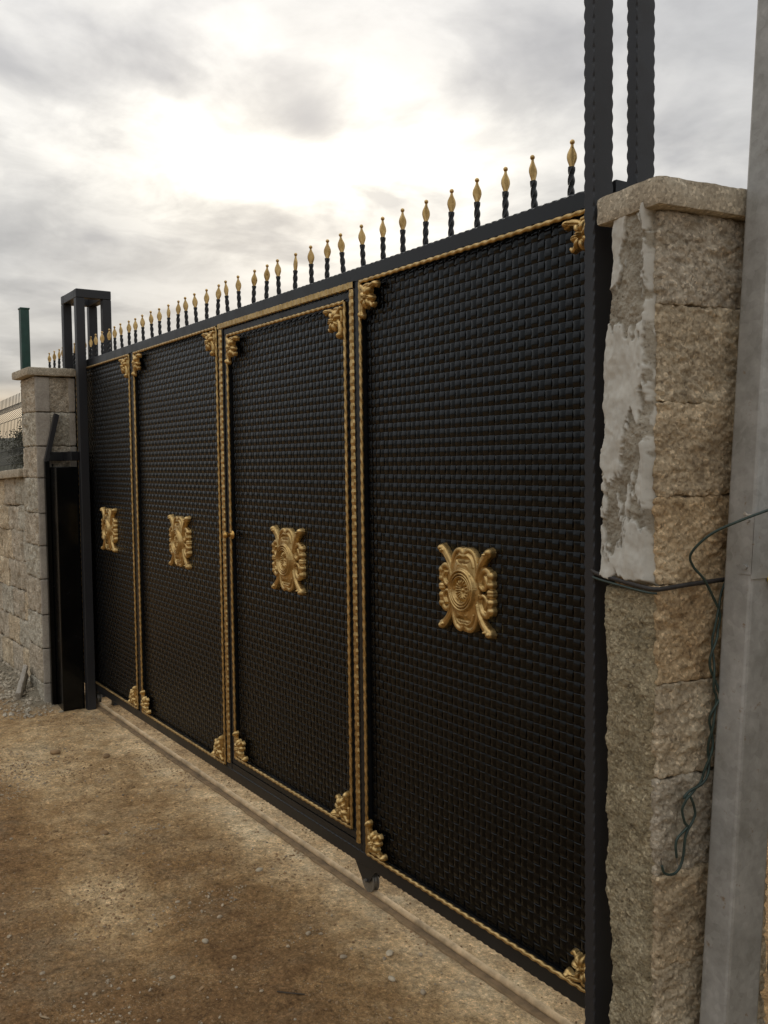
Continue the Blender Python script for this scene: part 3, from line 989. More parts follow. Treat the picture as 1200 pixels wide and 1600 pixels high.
def strip(length, pitch, width, phase, seg, horiz, bevel=True):
    n = max(2, int(round(length / pitch * seg)))
    s = np.linspace(0, length, n + 1)
    c = np.cos(math.pi * (s / pitch - 0.5) + (math.pi if phase else 0))
    y = -AMP * c
    if bevel:
        prof = [(-width / 2, 0.0026), (-width / 2 + .0005, .0008), (-width / 2 + .0016, 0.0001), (-width / 2 + .0021, 0), (width / 2 - .0021, 0), (width / 2 - .0016, 0.0001), (width / 2 - .0005, .0008), (width / 2, .0026)]
    else:
        prof = [(-width / 2, 0.0022), (-width / 2 + .0013, .0001), (-width / 2 + .0018, 0), (width / 2 - .0018, 0), (width / 2 - .0013, .0001), (width / 2, .0022)]
    k = len(prof)
    V = np.zeros((n + 1, k, 3))
    for j, (w, t) in enumerate(prof):
        if horiz:
            V[:, j, 0] = s; V[:, j, 2] = w
        else:
            V[:, j, 2] = s; V[:, j, 0] = w
        V[:, j, 1] = y + t
    F = grid_faces(n + 1, k)
    return V.reshape(-1, 3), (F if horiz else F[:, ::-1])


GLoc = Vector(G.location)


def weave(pname, x0, x1, z0, z1, parent_obj, single):
    nx = int((x1 - x0) / PX); nz_ = int((z1 - z0) / PZ)
    ox = x0 + ((x1 - x0) - nx * PX) / 2; oz = z0 + ((z1 - z0) - nz_ * PZ) / 2
    seg = 8 if single else 6
    hm = [mesh_from('weave_strip', *strip(nx * PX, PX, PZ * 0.965, ph, seg, True, single), M_WEAVE, True) for ph in (0, 1)]
    vm = [mesh_from('weave_strip', *strip(nz_ * PZ, PZ, PX * 0.965, ph, seg, False, single), M_WEAVE, True) for ph in (0, 1)]
    if single:
        for i in range(nz_):
            o = link('weave_strip', hm[i % 2], parent_obj); o.location = (ox, WY, oz + (i + .5) * PZ)
            o.location.y += random.uniform(-.0004, .0004)
        for j in range(nx):
            o = link('weave_strip', vm[(j + 1) % 2], parent_obj); o.location = (ox + (j + .5) * PX, WY, oz)
            o.location.y += random.uniform(-.0004, .0004)
    else:
        Vs, Fs, off = [], [], 0
        for cnt, ms, hz_ in ((nz_, hm, True), (nx, vm, False)):
            base = []
            for m_ in ms:
                co = np.zeros(len(m_.vertices) * 3, np.float32); m_.vertices.foreach_get('co', co)
                fi = np.zeros(len(m_.polygons) * 4, np.int32); m_.loops.foreach_get('vertex_index', fi)
                base.append((co.reshape(-1, 3), fi.reshape(-1, 4)))
            for i in range(cnt):
                V, F = base[i % 2 if hz_ else (i + 1) % 2]
                dlt = (ox, WY, oz + (i + .5) * PZ) if hz_ else (ox + (i + .5) * PX, WY, oz)
                Vs.append(V + np.array(dlt)); Fs.append(F + off); off += len(V)
        o = obj('weave_strips', np.vstack(Vs), np.vstack(Fs), M_WEAVE, parent_obj, smooth=True)
        tag(o, None, None, None, 'stuff')


# ---------------- cast ornaments as sculpted relief
def sd_stroke(Xg, Yg, pts, r0, r1, k=10):
    P_ = smooth_path(pts, k)
    best = np.zeros_like(Xg)
    n = len(P_)
    for i in range(n - 1):
        a, b = P_[i], P_[i + 1]
        t0 = i / (n - 1)
        r = r0 + (r1 - r0) * t0
        d_ = b - a; L2 = d_ @ d_ + 1e-12
        t = np.clip(((Xg - a[0]) * d_[0] + (Yg - a[1]) * d_[1]) / L2, 0, 1)
        ds = (Xg - a[0] - t * d_[0]) ** 2 + (Yg - a[1] - t * d_[1]) ** 2
        best = np.maximum(best, np.sqrt(np.maximum(r * r - ds, 0)))
    return best


def dome(Xg, Yg, cx_, cy_, rx, ry, h, ang=0.0):
    c, s = math.cos(ang), math.sin(ang)
    a = (Xg - cx_) * c + (Yg - cy_) * s; b = -(Xg - cx_) * s + (Yg - cy_) * c
    return h * np.sqrt(np.maximum(1 - (a / rx) ** 2 - (b / ry) ** 2, 0))


def ring(Xg, Yg, rx, ry, w, h):
    rr_ = np.sqrt((Xg / rx) ** 2 + (Yg / ry) ** 2)
    d_ = (rr_ - 1) * min(rx, ry)
    return h * np.sqrt(np.maximum(1 - (d_ / w) ** 2, 0))


def relief_mesh(name, Xg, Yg, H, sx, sy, sh, mat):
    """keep cells with height, add a rim going back to the panel"""
    nu, nv = H.shape
    keep = H > 0.012
    cell = keep[:-1, :-1] | keep[1:, :-1] | keep[:-1, 1:] | keep[1:, 1:]
    V = np.stack([Xg * sx, -H * sh, Yg * sy], -1).reshape(-1, 3)
    V[(H <= 0.012).ravel(), 1] = 0.004
    F = grid_faces(nu, nv)[cell.ravel()]
    used = np.unique(F); mp_ = -np.ones(len(V), int); mp_[used] = np.arange(len(used))
    return mesh_from(name, V[used], mp_[F], mat, True)


def medallion_mesh():
    n = 190
    u = np.linspace(-1.05, 1.05, n); Xg, Yg = np.meshgrid(u, u, indexing='ij')
    Xm = np.abs(Xg)
    H = np.zeros_like(Xg)
    # central cartouche
    body = dome(Xg, Yg, 0, 0, 0.52, 0.99, 0.20)
    H = np.maximum(H, np.where(body > 0, 0.07 + body, 0))
    # hollow frames top and bottom
    for sy_ in (1, -1):
        ys = Yg * sy_
        H = np.maximum(H, np.where(1, 0.12 + sd_stroke(Xm, ys, [(0.05, .86), (.16, .93), (.33, .86), (.43, .66), (.47, .42)], .065, .045), 0) * (sd_stroke(Xm, ys, [(0.05, .86), (.16, .93), (.33, .86), (.43, .66), (.47, .42)], .065, .045) > 0))
        s_ = sd_stroke(Xm, ys, [(0.02, .80), (.15, .80), (.28, .72), (.35, .55)], .03, .025)
        H = np.maximum(H, (0.16 + s_) * (s_ > 0))
        pit = dome(Xm, ys, 0.06, .70, .20, .085, .14)
        H = np.where((pit > 0) & (s_ == 0), np.maximum(H - pit, 0.05), H)
        # small paired curls over the oval
        s_ = sd_stroke(Xm, ys, [(.02, .50), (.08, .58), (.17, .57), (.19, .50), (.13, .47)], .038, .028)
        H = np.maximum(H, (0.20 + s_) * (s_ > 0))
        s_ = sd_stroke(Xm, ys, [(.16, .56), (.28, .52), (.38, .36)], .035, .02)
        H = np.maximum(H, (0.17 + s_) * (s_ > 0))
        # corner horns
        s_ = sd_stroke(Xm, ys, [(.46, .26), (.50, .46), (.60, .66), (.76, .84), (.87, .91)], .06, .115)
        H = np.maximum(H, (0.10 + s_) * (s_ > 0))
        s_ = sd_stroke(Xm, ys, [(.47, .30), (.535, .50), (.65, .69), (.80, .85)], .028, .022)
        H = np.maximum(H, (0.18 + s_) * (s_ > 0))
        H = np.maximum(H, dome(Xm, ys, .88, .93, .115, .10, .26))
        H = np.maximum(H, dome(Xm, ys, .79, .88, .06, .05, .30))
        # side scroll
        s_ = sd_stroke(Xm, ys, [(.52, .10), (.50, .28), (.60, .46), (.76, .52), (.88, .42), (.90, .26)], .05, .085)
        H = np.maximum(H, (0.08 + s_) * (s_ > 0))
        s_ = sd_stroke(Xm, ys, [(.56, .12), (.66, .07), (.76, .12), (.80, .24), (.74, .36)], .045, .04)
        H = np.maximum(H, (0.12 + s_) * (s_ > 0))
        for yy, r_ in ((.40, .15), (.20, .13), (.03, .11)):
            H = np.maximum(H, dome(Xm, ys, .90, yy, .12, r_ * .78, .19))
        inner_ = dome(Xm, ys, .68, .24, .15, .22, .06)
        H = np.maximum(H, inner_ * 1.0)
    # oval rings and rosette
    ov = (Xg / .40) ** 2 + (Yg / .43) ** 2
    H = np.where(ov < 1, 0.20, H)
    for rx, ry, w, h_ in ((.43, .46, .035, .34), (.365, .385, .026, .34), (.305, .32, .024, .33)):
        rg_ = ring(Xg, Yg, rx, ry, w, 1)
        H = np.maximum(H, (rg_ > 0) * (h_ - .08 + .08 * rg_))
    rad = np.sqrt((Xg / .27) ** 2 + (Yg / .285) ** 2); ang = np.arctan2(Yg / .285, Xg / .27)
    pet = 0.5 + 0.5 * np.cos(ang * 16)
    inside = rad < 0.97
    H = np.where(inside, 0.16 + (0.03 + 0.12 * pet) * np.clip(rad * 1.6, 0, 1) * np.sqrt(np.maximum(1 - ((rad - .55) / .42) ** 2, 0)), H)
    for q_ in range(4):
        aa = math.pi / 4 + q_ * math.pi / 2
        H = np.maximum(H, dome(Xg, Yg, .19 * math.cos(aa), .20 * math.sin(aa), .045, .045, .30))
    H = np.where((rad > .18) & (rad < .26), 0.15, H)
    H = np.maximum(H, np.where(rad < .18, 0.19 + .05 * np.sqrt(np.maximum(1 - (rad / .18) ** 2, 0)), 0))
    return relief_mesh('medallion', Xg, Yg, H, 0.132, 0.134, 0.10, M_GOLD)


def corner_mesh():
    """acanthus corner; local origin at the frame corner, grows to +x,+y"""
    n = 110
    u = np.linspace(-0.05, 1.1, n); Xg, Yg = np.meshgrid(u, u, indexing='ij')
    H = np.zeros_like(Xg)

    def st(p, a, b, base=0.0):
        nonlocal H
        s_ = sd_stroke(Xg, Yg, p, a, b); H = np.maximum(H, (base + s_) * (s_ > 0))
    for k, a in enumerate(np.radians([10, 55, 100, 150, 205, 255, 305])):
        cx_, cy_ = .46 + .19 * math.cos(a), .46 + .19 * math.sin(a)
        H = np.maximum(H, dome(Xg, Yg, cx_, cy_, .17, .105, .20, a))
    H = np.maximum(H, dome(Xg, Yg, .46, .46, .09, .09, .30))
    st([(.40, .40), (.25, .22), (.10, .10)], .09, .06, .06)
    st([(.42, .30), (.62, .16), (.84, .12), (.98, .17)], .075, .085, .05)
    st([(.30, .42), (.16, .62), (.12, .84), (.17, .98)], .075, .085, .05)
    H = np.maximum(H, dome(Xg, Yg, .95, .13, .13, .09, .20, .3))
    H = np.maximum(H, dome(Xg, Yg, .13, .95, .09, .13, .20, -.3))
    st([(.62, .62), (.74, .74), (.82, .70)], .075, .05, .06)
    st([(.20, .12), (.36, .08), (.52, .09)], .06, .05, .03)
    st([(.12, .20), (.08, .36), (.09, .52)], .06, .05, .03)
    # veins
    for p in ([(.46, .46), (.70, .50)], [(.46, .46), (.50, .70)], [(.55, .20), (.9, .13)], [(.20, .55), (.13, .9)], [(.46, .46), (.24, .50)], [(.46, .46), (.52, .24)]):
        s_ = sd_stroke(Xg, Yg, p, .016, .012, 2); H = np.where((s_ > 0) & (H > .05), H - .05, H)
    return relief_mesh('corner_ornament', Xg, Yg, H, 1.0, 1.0, 1.0, M_GOLD)


MED = medallion_mesh()
COR = corner_mesh()


def corner(par, x, z, sx, sz, s=0.112):
    o = link('corner_ornament', COR, par)
    o.location = (x, -0.002, z); o.scale = (s * sx, 0.135, s * 1.05 * sz)
    return o


for (nm, x0, x1, z0, z1, rx0, rx1, rz0, rz1) in PANELS:
    if nm == 'D':
        par = door
    else:
        par = G
    mbk = MB(); mbk.box((x0, WY + .007, z0), (x1, WY + .012, z1))
    sheet = mbk.obj('woven_panel' if nm != 'D' else 'backing_sheet', M_WEAVE, par)
    single = nm in 'RD'
    weave(nm, x0, x1, z0, z1, door if nm == 'D' else sheet, single)
    rope('rope_trim', [(rx0, -.004, rz0), (rx1, -.004, rz0), (rx1, -.004, rz1), (rx0, -.004, rz1)], 0.0074, par)
    if nm != 'T':
        xc = {'R': -.500, 'D': -1.676, 'B': -2.877, 'A': -4.063}[nm]
        o = link('medallion', MED, par); o.location = (xc - .006, WY - 0.006, 1.203)
        for sx, xx in ((1, rx0 + .008), (-1, rx1 - .008)):
            for sz, zz_ in ((1, rz0 + .008), (-1, rz1 - .008)):
                if nm == 'A' and sx == 1:
                    continue
                corner(par, xx, zz_, sx, sz)

# door knob
V, F = [], []
prof = [(0.0, .020), (.004, .020), (.006, .009), (.022, .008), (.026, .013), (.034, .016), (.042, .0135), (.047, .005), (.048, .0005)]
for i, (dd, r_) in enumerate(prof):
    for k in range(16):
        a = 2 * math.pi * k / 16
        V.append((r_ * math.cos(a), -dd, r_ * math.sin(a)))
for i in range(len(prof) - 1):
    for k in range(16):
        F.append((i * 16 + k, i * 16 + (k + 1) % 16, (i + 1) * 16 + (k + 1) % 16, (i + 1) * 16 + k))
V = [(v[0] - 2.196, v[1] - .006, v[2] + 1.278) for v in V]
obj('door_knob', V, F, M_BRASS, door, smooth=True)

# spikes -----------------------------------------------------------------
def spike_bar_mesh():
    V = []; n = 22; L_ = 0.082
    for i in range(n + 1):
        t = i / n; a0 = 2 * math.pi * t * 0.68
        for k in range(8):
            a = a0 + math.pi / 4 * k
            r_ = 0.0098 if k % 2 == 0 else 0.0069
            V.append((r_ * math.cos(a), r_ * math.sin(a), t * L_))
    F = [(i * 8 + k, i * 8 + (k + 1) % 8, (i + 1) * 8 + (k + 1) % 8, (i + 1) * 8 + k) for i in range(n) for k in range(8)]
    return mesh_from('spike', V, F, M_BLACK)


def finial_mesh():
    V = []; F = []
    zz = np.linspace(0, 0.058, 14)
    w = np.interp(zz, [0, .006, .014, .024, .034, .044, .052, .058], [.0066, .0080, .0115, .0140, .0128, .0084, .0044, .0038])
    th = np.interp(zz, [0, .008, .024, .045, .058], [.0066, .0052, .0040, .0036, .0040])
    n = 10
    for z, a, b in zip(zz, w, th):
        for k in range(n):
            t = 2 * math.pi * k / n
            V.append((a * math.cos(t), b * math.sin(t), z))
    for i in range(len(zz) - 1):
        for k in range(n):
            F.append((i * n + k, i * n + (k + 1) % n, (i + 1) * n + (k + 1) % n, (i + 1) * n + k))
    base = len(V); R_ = .0070
    for i in range(9):
        ph = -math.pi / 2 + math.pi * i / 8
        for k in range(n):
            t = 2 * math.pi * k / n
            V.append((R_ * math.cos(ph) * math.cos(t), R_ * math.cos(ph) * math.sin(t), .0645 + R_ * math.sin(ph)))
    for i in range(8):
        for k in range(n):
            F.append((base + i * n + k, base + i * n + (k + 1) % n, base + (i + 1) * n + (k + 1) % n, base + (i + 1) * n + k))
    return mesh_from('finial', V, F, M_GOLD, True)


SB, SF = spike_bar_mesh(), finial_mesh()
sx_ = [-0.047, -0.185, -0.306, -0.432, -0.559, -0.692, -0.817, -0.935, -1.061, -1.196, -1.316, -1.433, -1.568, -1.706, -1.822, -1.945, -2.087, -2.210, -2.324, -2.452, -2.577, -2.70, -2.821, -2.946, -3.077, -3.194, -3.336, -3.464, -3.574, -3.70, -3.831]
sx_ += [-3.955 - 0.1265 * k for k in range(12)]
for i, x in enumerate(sx_):
    s = link('spike', SB, G); s.location = (x, DEP / 2, ZT - .001)
    s.location.x = x - 0.023 * (1.74 - x) / 1.80
    s.rotation_euler = (random.uniform(-.05, .05), random.uniform(-.055, .055), 0)
    f_ = link('finial', SF, s); f_.location = (0, 0, .0815)
    f_.rotation_euler = (0, 0, math.radians(random.choice([48, 56, 66, 38, 60, 20, 52, 80])))
    f_.rotation_euler.z += random.uniform(-.2, .2)

# wheels and brackets ------------------------------------------------------
def wheel_mesh():
    prof = [(-.013, .010), (-.013, .040), (-.010, .041), (-.006, .033), (0.0, .029), (.006, .033), (.010, .041), (.013, .040), (.013, .010)]
    V = []; n = 28
    for yy, r_ in prof:
        for k in range(n):
            a = 2 * math.pi * k / n
            V.append((r_ * math.cos(a), yy, r_ * math.sin(a)))
    F = [(i * n + k, i * n + (k + 1) % n, (i + 1) * n + (k + 1) % n, (i + 1) * n + k) for i in range(len(prof) - 1) for k in range(n)]
    F.append(tuple(range(n))); F.append(tuple((len(prof) - 1) * n + k for k in range(n))[::-1])
    return mesh_from('wheel', V, F, M_WHEEL, False)


WM = wheel_mesh()
for wx in (-1.105, -4.47):
    for yy in (0.004, 0.042):
        mb = MB()
        y0, y1 = yy, yy + .004
        a = [(wx - .075, ZB + .002), (wx + .065, ZB + .002), (wx + .045, ZB - .02), (wx + .018, .052), (wx - .022, .047), (wx - .05, ZB - .03)]
        V = [(x, y0, z) for x, z in a] + [(x, y1, z) for x, z in a]
        k = len(a)
        F = [tuple(range(k)), tuple(range(2 * k - 1, k - 1, -1))] + [(i, i + k, (i + 1) % k + k, (i + 1) % k) for i in range(k)]
        mb.add(V, F)
        br = mb.obj('wheel_bracket', M_BLACK, G)
    w_ = link('wheel', WM, G); w_.location = (wx, .025, .050)
    V, F = tube([(wx, -.004, .055), (wx, .054, .055)], .007, 8)
    obj('axle_bolt', V, F, M_WHEEL, G)
rebase(G)
# copies that were placed by location keep world coordinates through the inverse too

# ------------------------------------------------------------------ track
TR = thing('gate_track', 'rusty round-bar floor track running under the gate', 'track', None, (-2.2, 0.025, 0))
xs = np.linspace(-7.0, 0.6, 150)
wob = 0.003 * fbm(np.stack([xs, xs * 0, xs * 0], -1), 1.2, 3, 5)
V, F = tube([(x, .027 + w_, .0115 + w_ * .5) for x, w_ in zip(xs, wob)], .0110, 8)
obj('round_bar', V, F, M_RUST, TR, smooth=True)
V = []; F = []
for i, (x, w_) in enumerate(zip(xs, wob)):
    e = 0.002 * math.sin(x * 31) + .002 * math.sin(x * 73)
    for yy, zz_ in ((.000 + e, -.016), (.002 + e, -.004), (.055, -.004), (.057, -.016)):
        V.append((x, yy + w_, zz_ + w_ * .4))
    if i:
        for k in range(3):
            F.append(((i - 1) * 4 + k, (i - 1) * 4 + k + 1, i * 4 + k + 1, i * 4 + k)[::-1])
obj('base_plate', V, F, M_PLATE, TR)
rebase(TR)

# ------------------------------------------------------------------ guide posts at the right end
for (yc, lab) in ((-0.046, 'near dark hammered steel post standing in front of the gate end'), (0.108, 'far dark hammered steel post rising behind the pillar cap')):
    t = thing('guide_post', lab, 'post', 'pair of gate guide posts', (0.0935, yc, 0))
    V, F = hammered((0, 0, -0.02), Z_, 3.9, X_, Y_, 0.034, 0.069, 0.0345, .0012, .0048, 8)
    obj('shaft', V, F, M_POST, t)
    mb = MB(); mb.box((-.05, -.055 if yc < 0 else -.04, -.02), (.05, .04 if yc < 0 else .055, .004)); mb.obj('base_plate', M_POST, t)

# ------------------------------------------------------------------ open square frame (gate catch tower)
TW = thing('gate_frame_tower', 'open dark frame of four square steel tubes at the far gate end', 'frame', None, (-4.58, 0.05, 0))
tx0, tx1, ty0, ty1 = -4.762, -4.400, -0.064, 0.165
TH = 2.752; tw = 0.056
for x0 in (tx0, tx1 - tw):
    for y0 in (ty0, ty1 - tw):
        mb = MB(); mb.box((x0, y0, 2.2605 if (x0 < -4.7 and y0 < 0) else -.02), (x0 + tw, y0 + tw, TH - tw - .0008), .003)
        mb.obj('upright', M_POST, TW)
for y0 in (ty0, ty1 - tw):
    mb = MB(); mb.box((tx0 + tw + .0005, y0 + .001, TH - tw), (tx1 - tw - .0005, y0 + tw - .001, TH - .001), .003); mb.obj('top_bar', M_POST, TW)
for x0 in (tx0, tx1 - tw):
    mb = MB(); mb.box((x0, ty0, TH - tw), (x0 + tw, ty1, TH), .003); mb.obj('top_bar', M_POST, TW)
# roller carrier seen inside
mb = MB(); mb.box((-4.66, .0, 2.42), (-4.62, .05, 2.44)); mb.box((-4.645, .018, 2.36), (-4.635, .032, 2.50)); mb.obj('guide_roller_bracket', M_POST, TW)
rebase(TW)

# receiver box in front of the tower
RB = thing('gate_catch_box', 'black sheet-steel catch box at the foot of the open square frame', 'box', None, (-4.61, -0.14, 0))
mb = MB(); mb.box((-4.640, -.207, -.02), (-4.455, -.066, 1.600), .004); mb.obj('body', M_WEAVE, RB)
mb = MB(); mb.box((-4.640, -.240, -.02), (-4.604, -.208, 1.640), .003); mb.obj('edge_channel', M_WEAVE, RB)
V = []
for (x, y, z) in ((-4.640, -.240, 1.641), (-4.604, -.240, 1.641), (-4.604, -.212, 1.641), (-4.640, -.212, 1.641)):
    V.append((x, y, z))
for (x, y, z) in ((-4.640, -.165, 1.955), (-4.604, -.165, 1.955), (-4.604, -.137, 1.945), (-4.640, -.137, 1.945)):
    V.append((x, y, z))
mb = MB(); mb.add(V, [(3, 2, 1, 0), (4, 5, 6, 7), (0, 1, 5, 4), (1, 2, 6, 5), (2, 3, 7, 6), (3, 0, 4, 7)]); mb.obj('flared_lip', M_POST, RB)
mb = MB(); mb.box((-4.639, -.207, 1.640), (-4.604, -.0665, 1.700), .003); mb.box((-4.6035, -.118, 1.640), (-4.42, -.068, 1.700), .003); mb.obj('cross_bar', M_BLACK, RB)
rebase(RB)

# ------------------------------------------------------------------ galvanised leaning post
GPst = thing('galvanised_post', 'leaning galvanised square steel post in front of the right pillar', 'post', None, tuple(NE + pn * .08 + pv * .10))


def gp(off, s, z):
    return NE + pn * off + pv * (0.075 + 0.068 * z + s) + Z_ * z


prof = [(.046, 0), (.112, 0), (.118, .002), (.120, .008), (.120, .100), (.118, .106), (.112, .108), (.046, .108), (.041, .106), (.040, .100), (.040, .008), (.041, .002)]
zz = np.linspace(-.05, 3.4, 40)
V = [gp(a, s, z) for z in zz for a, s in prof]
k = len(prof)
F = [(i * k + j, i * k + (j + 1) % k, (i + 1) * k + (j + 1) % k, (i + 1) * k + j) for i in range(39) for j in range(k)]
F.append(tuple((39) * k + j for j in range(k)))
obj('shaft', V, F, M_GALV, GPst)
# folded clamp plate around the post
mbp = MB()


def slab(off0, off1, s0, s1, z0, z1, jag=0):
    V = []
    for z in (z0, z1):
        for a, s in ((off0, s0), (off1, s0), (off1, s1), (off0, s1)):
            V.append(gp(a, s, z))
    return V, [(0, 3, 2, 1), (4, 5, 6, 7), (0, 1, 5, 4), (1, 2, 6, 5), (2, 3, 7, 6), (3, 0, 4, 7)]


V, F = slab(.085, .1225, -.0025, .0005, 1.335, 1.475); mbp.add(V, F)
V, F = slab(.1205, .1235, -.0025, .200, 1.325, 1.480); mbp.add(V, F)
V, F = slab(.1235, .175, .197, .200, 1.325, 1.480); mbp.add(V, F)
mbp.obj('clamp_plate', M_GALV, GPst)
V, F = tube([gp(.1235, .055, 1.322), gp(.150, .055, 1.322)], .008, 12); obj('insulator', V, F, M_YELLOW, GPst)
for z in (1.46, 1.352):
    V, F = tube([gp(.105, -.0026, z), gp(.105, -.008, z)], .006, 6); obj('bolt', V, F, M_GALV, GPst)
# white mortar splat on the post
V = []
for i in range(22):
    a = 2 * math.pi * i / 22
    r_ = .011 * (1 + .5 * math.sin(a * 3 + 1) + .3 * math.sin(a * 7))
    V.append(gp(.103 + r_ * 1.2 * math.cos(a), -.004, 1.470 + r_ * .55 * math.sin(a)))
V.append(gp(.103, -.0065, 1.47))
obj('mortar_splat', V, [(i, (i + 1) % 22, 22) for i in range(22)], M_SMOOTH, GPst)
rebase(GPst)

# ------------------------------------------------------------------ cables
W1 = [(0.498, 0.097, 1.492), (0.481, 0.086, 1.483), (0.458, 0.025, 1.463), (0.403, -0.013, 1.429), (0.36, -0.026, 1.383), (0.353, -0.009, 1.351), (0.361, 0.019, 1.32), (0.361, 0.056, 1.271), (0.364, 0.076, 1.232)]
T = [(0.362, 0.064, 1.194), (0.365, 0.045, 1.128), (0.371, 0.052, 1.06), (0.372, 0.06, 1.036), (0.369, 0.042, 0.992), (0.365, 0.045, 0.945), (0.359, 0.043, 0.882), (0.357, 0.025, 0.838), (0.353, -0.007, 0.822), (0.35, -0.031, 0.805)]
EA = [(0.349, -0.039, 0.78), (0.35, -0.031, 0.748), (0.351, -0.023, 0.736), (0.347, -0.05, 0.717), (0.346, -0.058, 0.7), (0.347, -0.056, 0.669)]
EB = [(0.352, -0.015, 0.807), (0.354, 0.001, 0.769), (0.353, -0.005, 0.748), (0.35, -0.027, 0.717), (0.349, -0.034, 0.672), (0.348, -0.042, 0.648), (0.346, -0.058, 0.633), (0.344, -0.079, 0.633), (0.342, -0.095, 0.642), (0.341, -0.101, 0.66)]
W2 = [(0.350, 0.125, 1.318), (0.357, 0.1, 1.298), (0.355, 0.09, 1.275), (0.363, 0.072, 1.247)]
Ts = smooth_path(T, 12)
L_ = np.concatenate([[0], np.cumsum(np.linalg.norm(np.diff(Ts, axis=0), axis=1))])


def twist(ph):
    a = L_ / 0.135 * 2 * math.pi + ph
    return Ts + 0.0042 * (np.cos(a)[:, None] * pv[None, :] * 1.4 + np.sin(a)[:, None] * pn[None, :])


C1 = np.vstack([smooth_path(np.vstack([W1, twist(0)[:1]]), 8)[:-1], twist(0), smooth_path(np.vstack([twist(0)[-1:], EA]), 8)[1:]])
C2 = np.vstack([smooth_path(np.vstack([W2, twist(math.pi)[:1]]), 8)[:-1], twist(math.pi), smooth_path(np.vstack([twist(math.pi)[-1:], EB]), 8)[1:]])
for nm, Cc, lab in (('wire', C1, 'dark green wire looping from the galvanised post down the right pillar'), ('wire', C2, 'dark green wire twisted with the looping one, ending in a hook')):
    keep = [0]
    for i in range(1, len(Cc)):
        if np.linalg.norm(Cc[i] - Cc[keep[-1]]) > .003: keep.append(i)
    Cc = Cc[keep]
    t = thing('electric_wire', lab, 'wire', 'green wires on the right pillar', tuple(Cc[-1]))
    V, F = tube(Cc, .0031, 8)
    obj('insulation', V, F, M_CABLE, t, smooth=True)
    e = Cc[-1]; dv = Cc[-1] - Cc[-3]; dv /= np.linalg.norm(dv)
    V, F = tube([e, e + dv * .012, e + dv * .02 + pn * .004], .0014, 6)
    obj('bare_end', V, F, M_WHEEL, t)
    rebase(t)

ST = thing('binding_strap', 'black strap bound around the right pillar in a block joint', 'strap', None, tuple(NE + Z_ * 1.304))
pts = [NE + pu * .215 - pv * .022 + Z_ * 1.322, NE + pu * .19 - pv * .024 + Z_ * 1.316, NE + pu * .10 - pv * .026 + Z_ * 1.309, NE + pu * .012 - pv * .024 + Z_ * 1.303,
       NE - pu * .010 - pv * .014 + Z_ * 1.302, NE - pu * .014 + pv * .01 + Z_ * 1.303, NE - pu * .014 + pv * .10 + Z_ * 1.307, NE - pu * .013 + pv * .30 + Z_ * 1.312]
V, F = tube(smooth_path(pts, 8), .0045, 8)
V = [(v[0], v[1], 1.304 + (v[2] - 1.304) * 1.25) for v in np.array(V)]
obj('band', V, F, M_STRAP, ST, smooth=True)
V, F = tube([p - Z_ * .010 for p in smooth_path(pts[:5], 8)], .003, 6); obj('inner_wire', V, F, M_CABLE, ST)
rebase(ST)

# ------------------------------------------------------------------ pebbles and litter
ico_v = []
t_ = (1 + 5 ** .5) / 2
for a, b in ((1, t_), (-1, t_), (1, -t_), (-1, -t_)):
    ico_v += [(0, a, b), (a, b, 0), (b, 0, a)]
ico_v = np.array(ico_v, float); ico_v /= np.linalg.norm(ico_v[0])
ico_f = []
for i in range(12):
    for j in range(i + 1, 12):
        for k in range(j + 1, 12):
            d1 = np.linalg.norm(ico_v[i] - ico_v[j]); d2 = np.linalg.norm(ico_v[j] - ico_v[k]); d3 = np.linalg.norm(ico_v[i] - ico_v[k])
            if max(d1, d2, d3) < 1.1:
                n_ = np.cross(ico_v[j] - ico_v[i], ico_v[k] - ico_v[i])
                ico_f.append((i, j, k) if n_ @ ico_v[i] > 0 else (i, k, j))
ico_f = np.array(ico_f)


def pebbles(name, pos, sizes, mat, label):
    n = len(pos)
    V = np.zeros((n, 12, 3))
    for i in range(n):
        R_ = np.linalg.qr(RNG.normal(size=(3, 3)))[0]
        s = sizes[i] * RNG.uniform(.55, 1.2, 3)
        v = (ico_v * (1 + RNG.uniform(-.22, .22, (12, 1)))) * s
        V[i] = v @ R_.T * [1, 1, .75] + pos[i]
    F = (ico_f[None] + 12 * np.arange(n)[:, None, None]).reshape(-1, 3)
    return tag(obj(name, V.reshape(-1, 3), F, mat), label, 'gravel', None, 'stuff')


def scatter(n, mask, x0, x1, y0, y1, smin, smax, sink=.25):
    P_ = []; Sz = []
    while len(P_) < n:
        x = RNG.uniform(x0, x1, 4000); y = RNG.uniform(y0, y1, 4000)
        m_ = mask(x, y); kk = RNG.uniform(0, 1, 4000) < m_
        for a, b in zip(x[kk], y[kk]):
            s = smin * (smax / smin) ** (RNG.uniform() ** 2.2)
            P_.append((a, b, gheight(a, b) + s * (.45 - sink))); Sz.append(s)
    return P_[:n], Sz[:n]


def m1(x, y):
    q_ = np.stack([x, y, x * 0], -1)
    return np.clip(0.05 + 2.6 * (fbm(q_, 2.4, 5, 55) - .10), .025, 1) * (np.abs(y) > .0)


P_, Sz = scatter(12000, m1, -6, 1.2, -2.4, -.02, .0012, .009)
pebbles('gravel', P_, Sz, M_PEBBLE, 'fine brown gravel strewn over the earth')
P_, Sz = scatter(5500, m1, -4.4, .9, -2.1, -.03, .0012, .0052)
pebbles('gravel', P_, Sz, M_PEBBLE_L, 'pale grit strewn over the earth')


def m2(x, y):
    q_ = np.stack([x + 31, y, x * 0], -1)
    return np.clip(0.12 + 3.0 * (fbm(q_, 3.1, 5, 66) - .05), .05, 1)


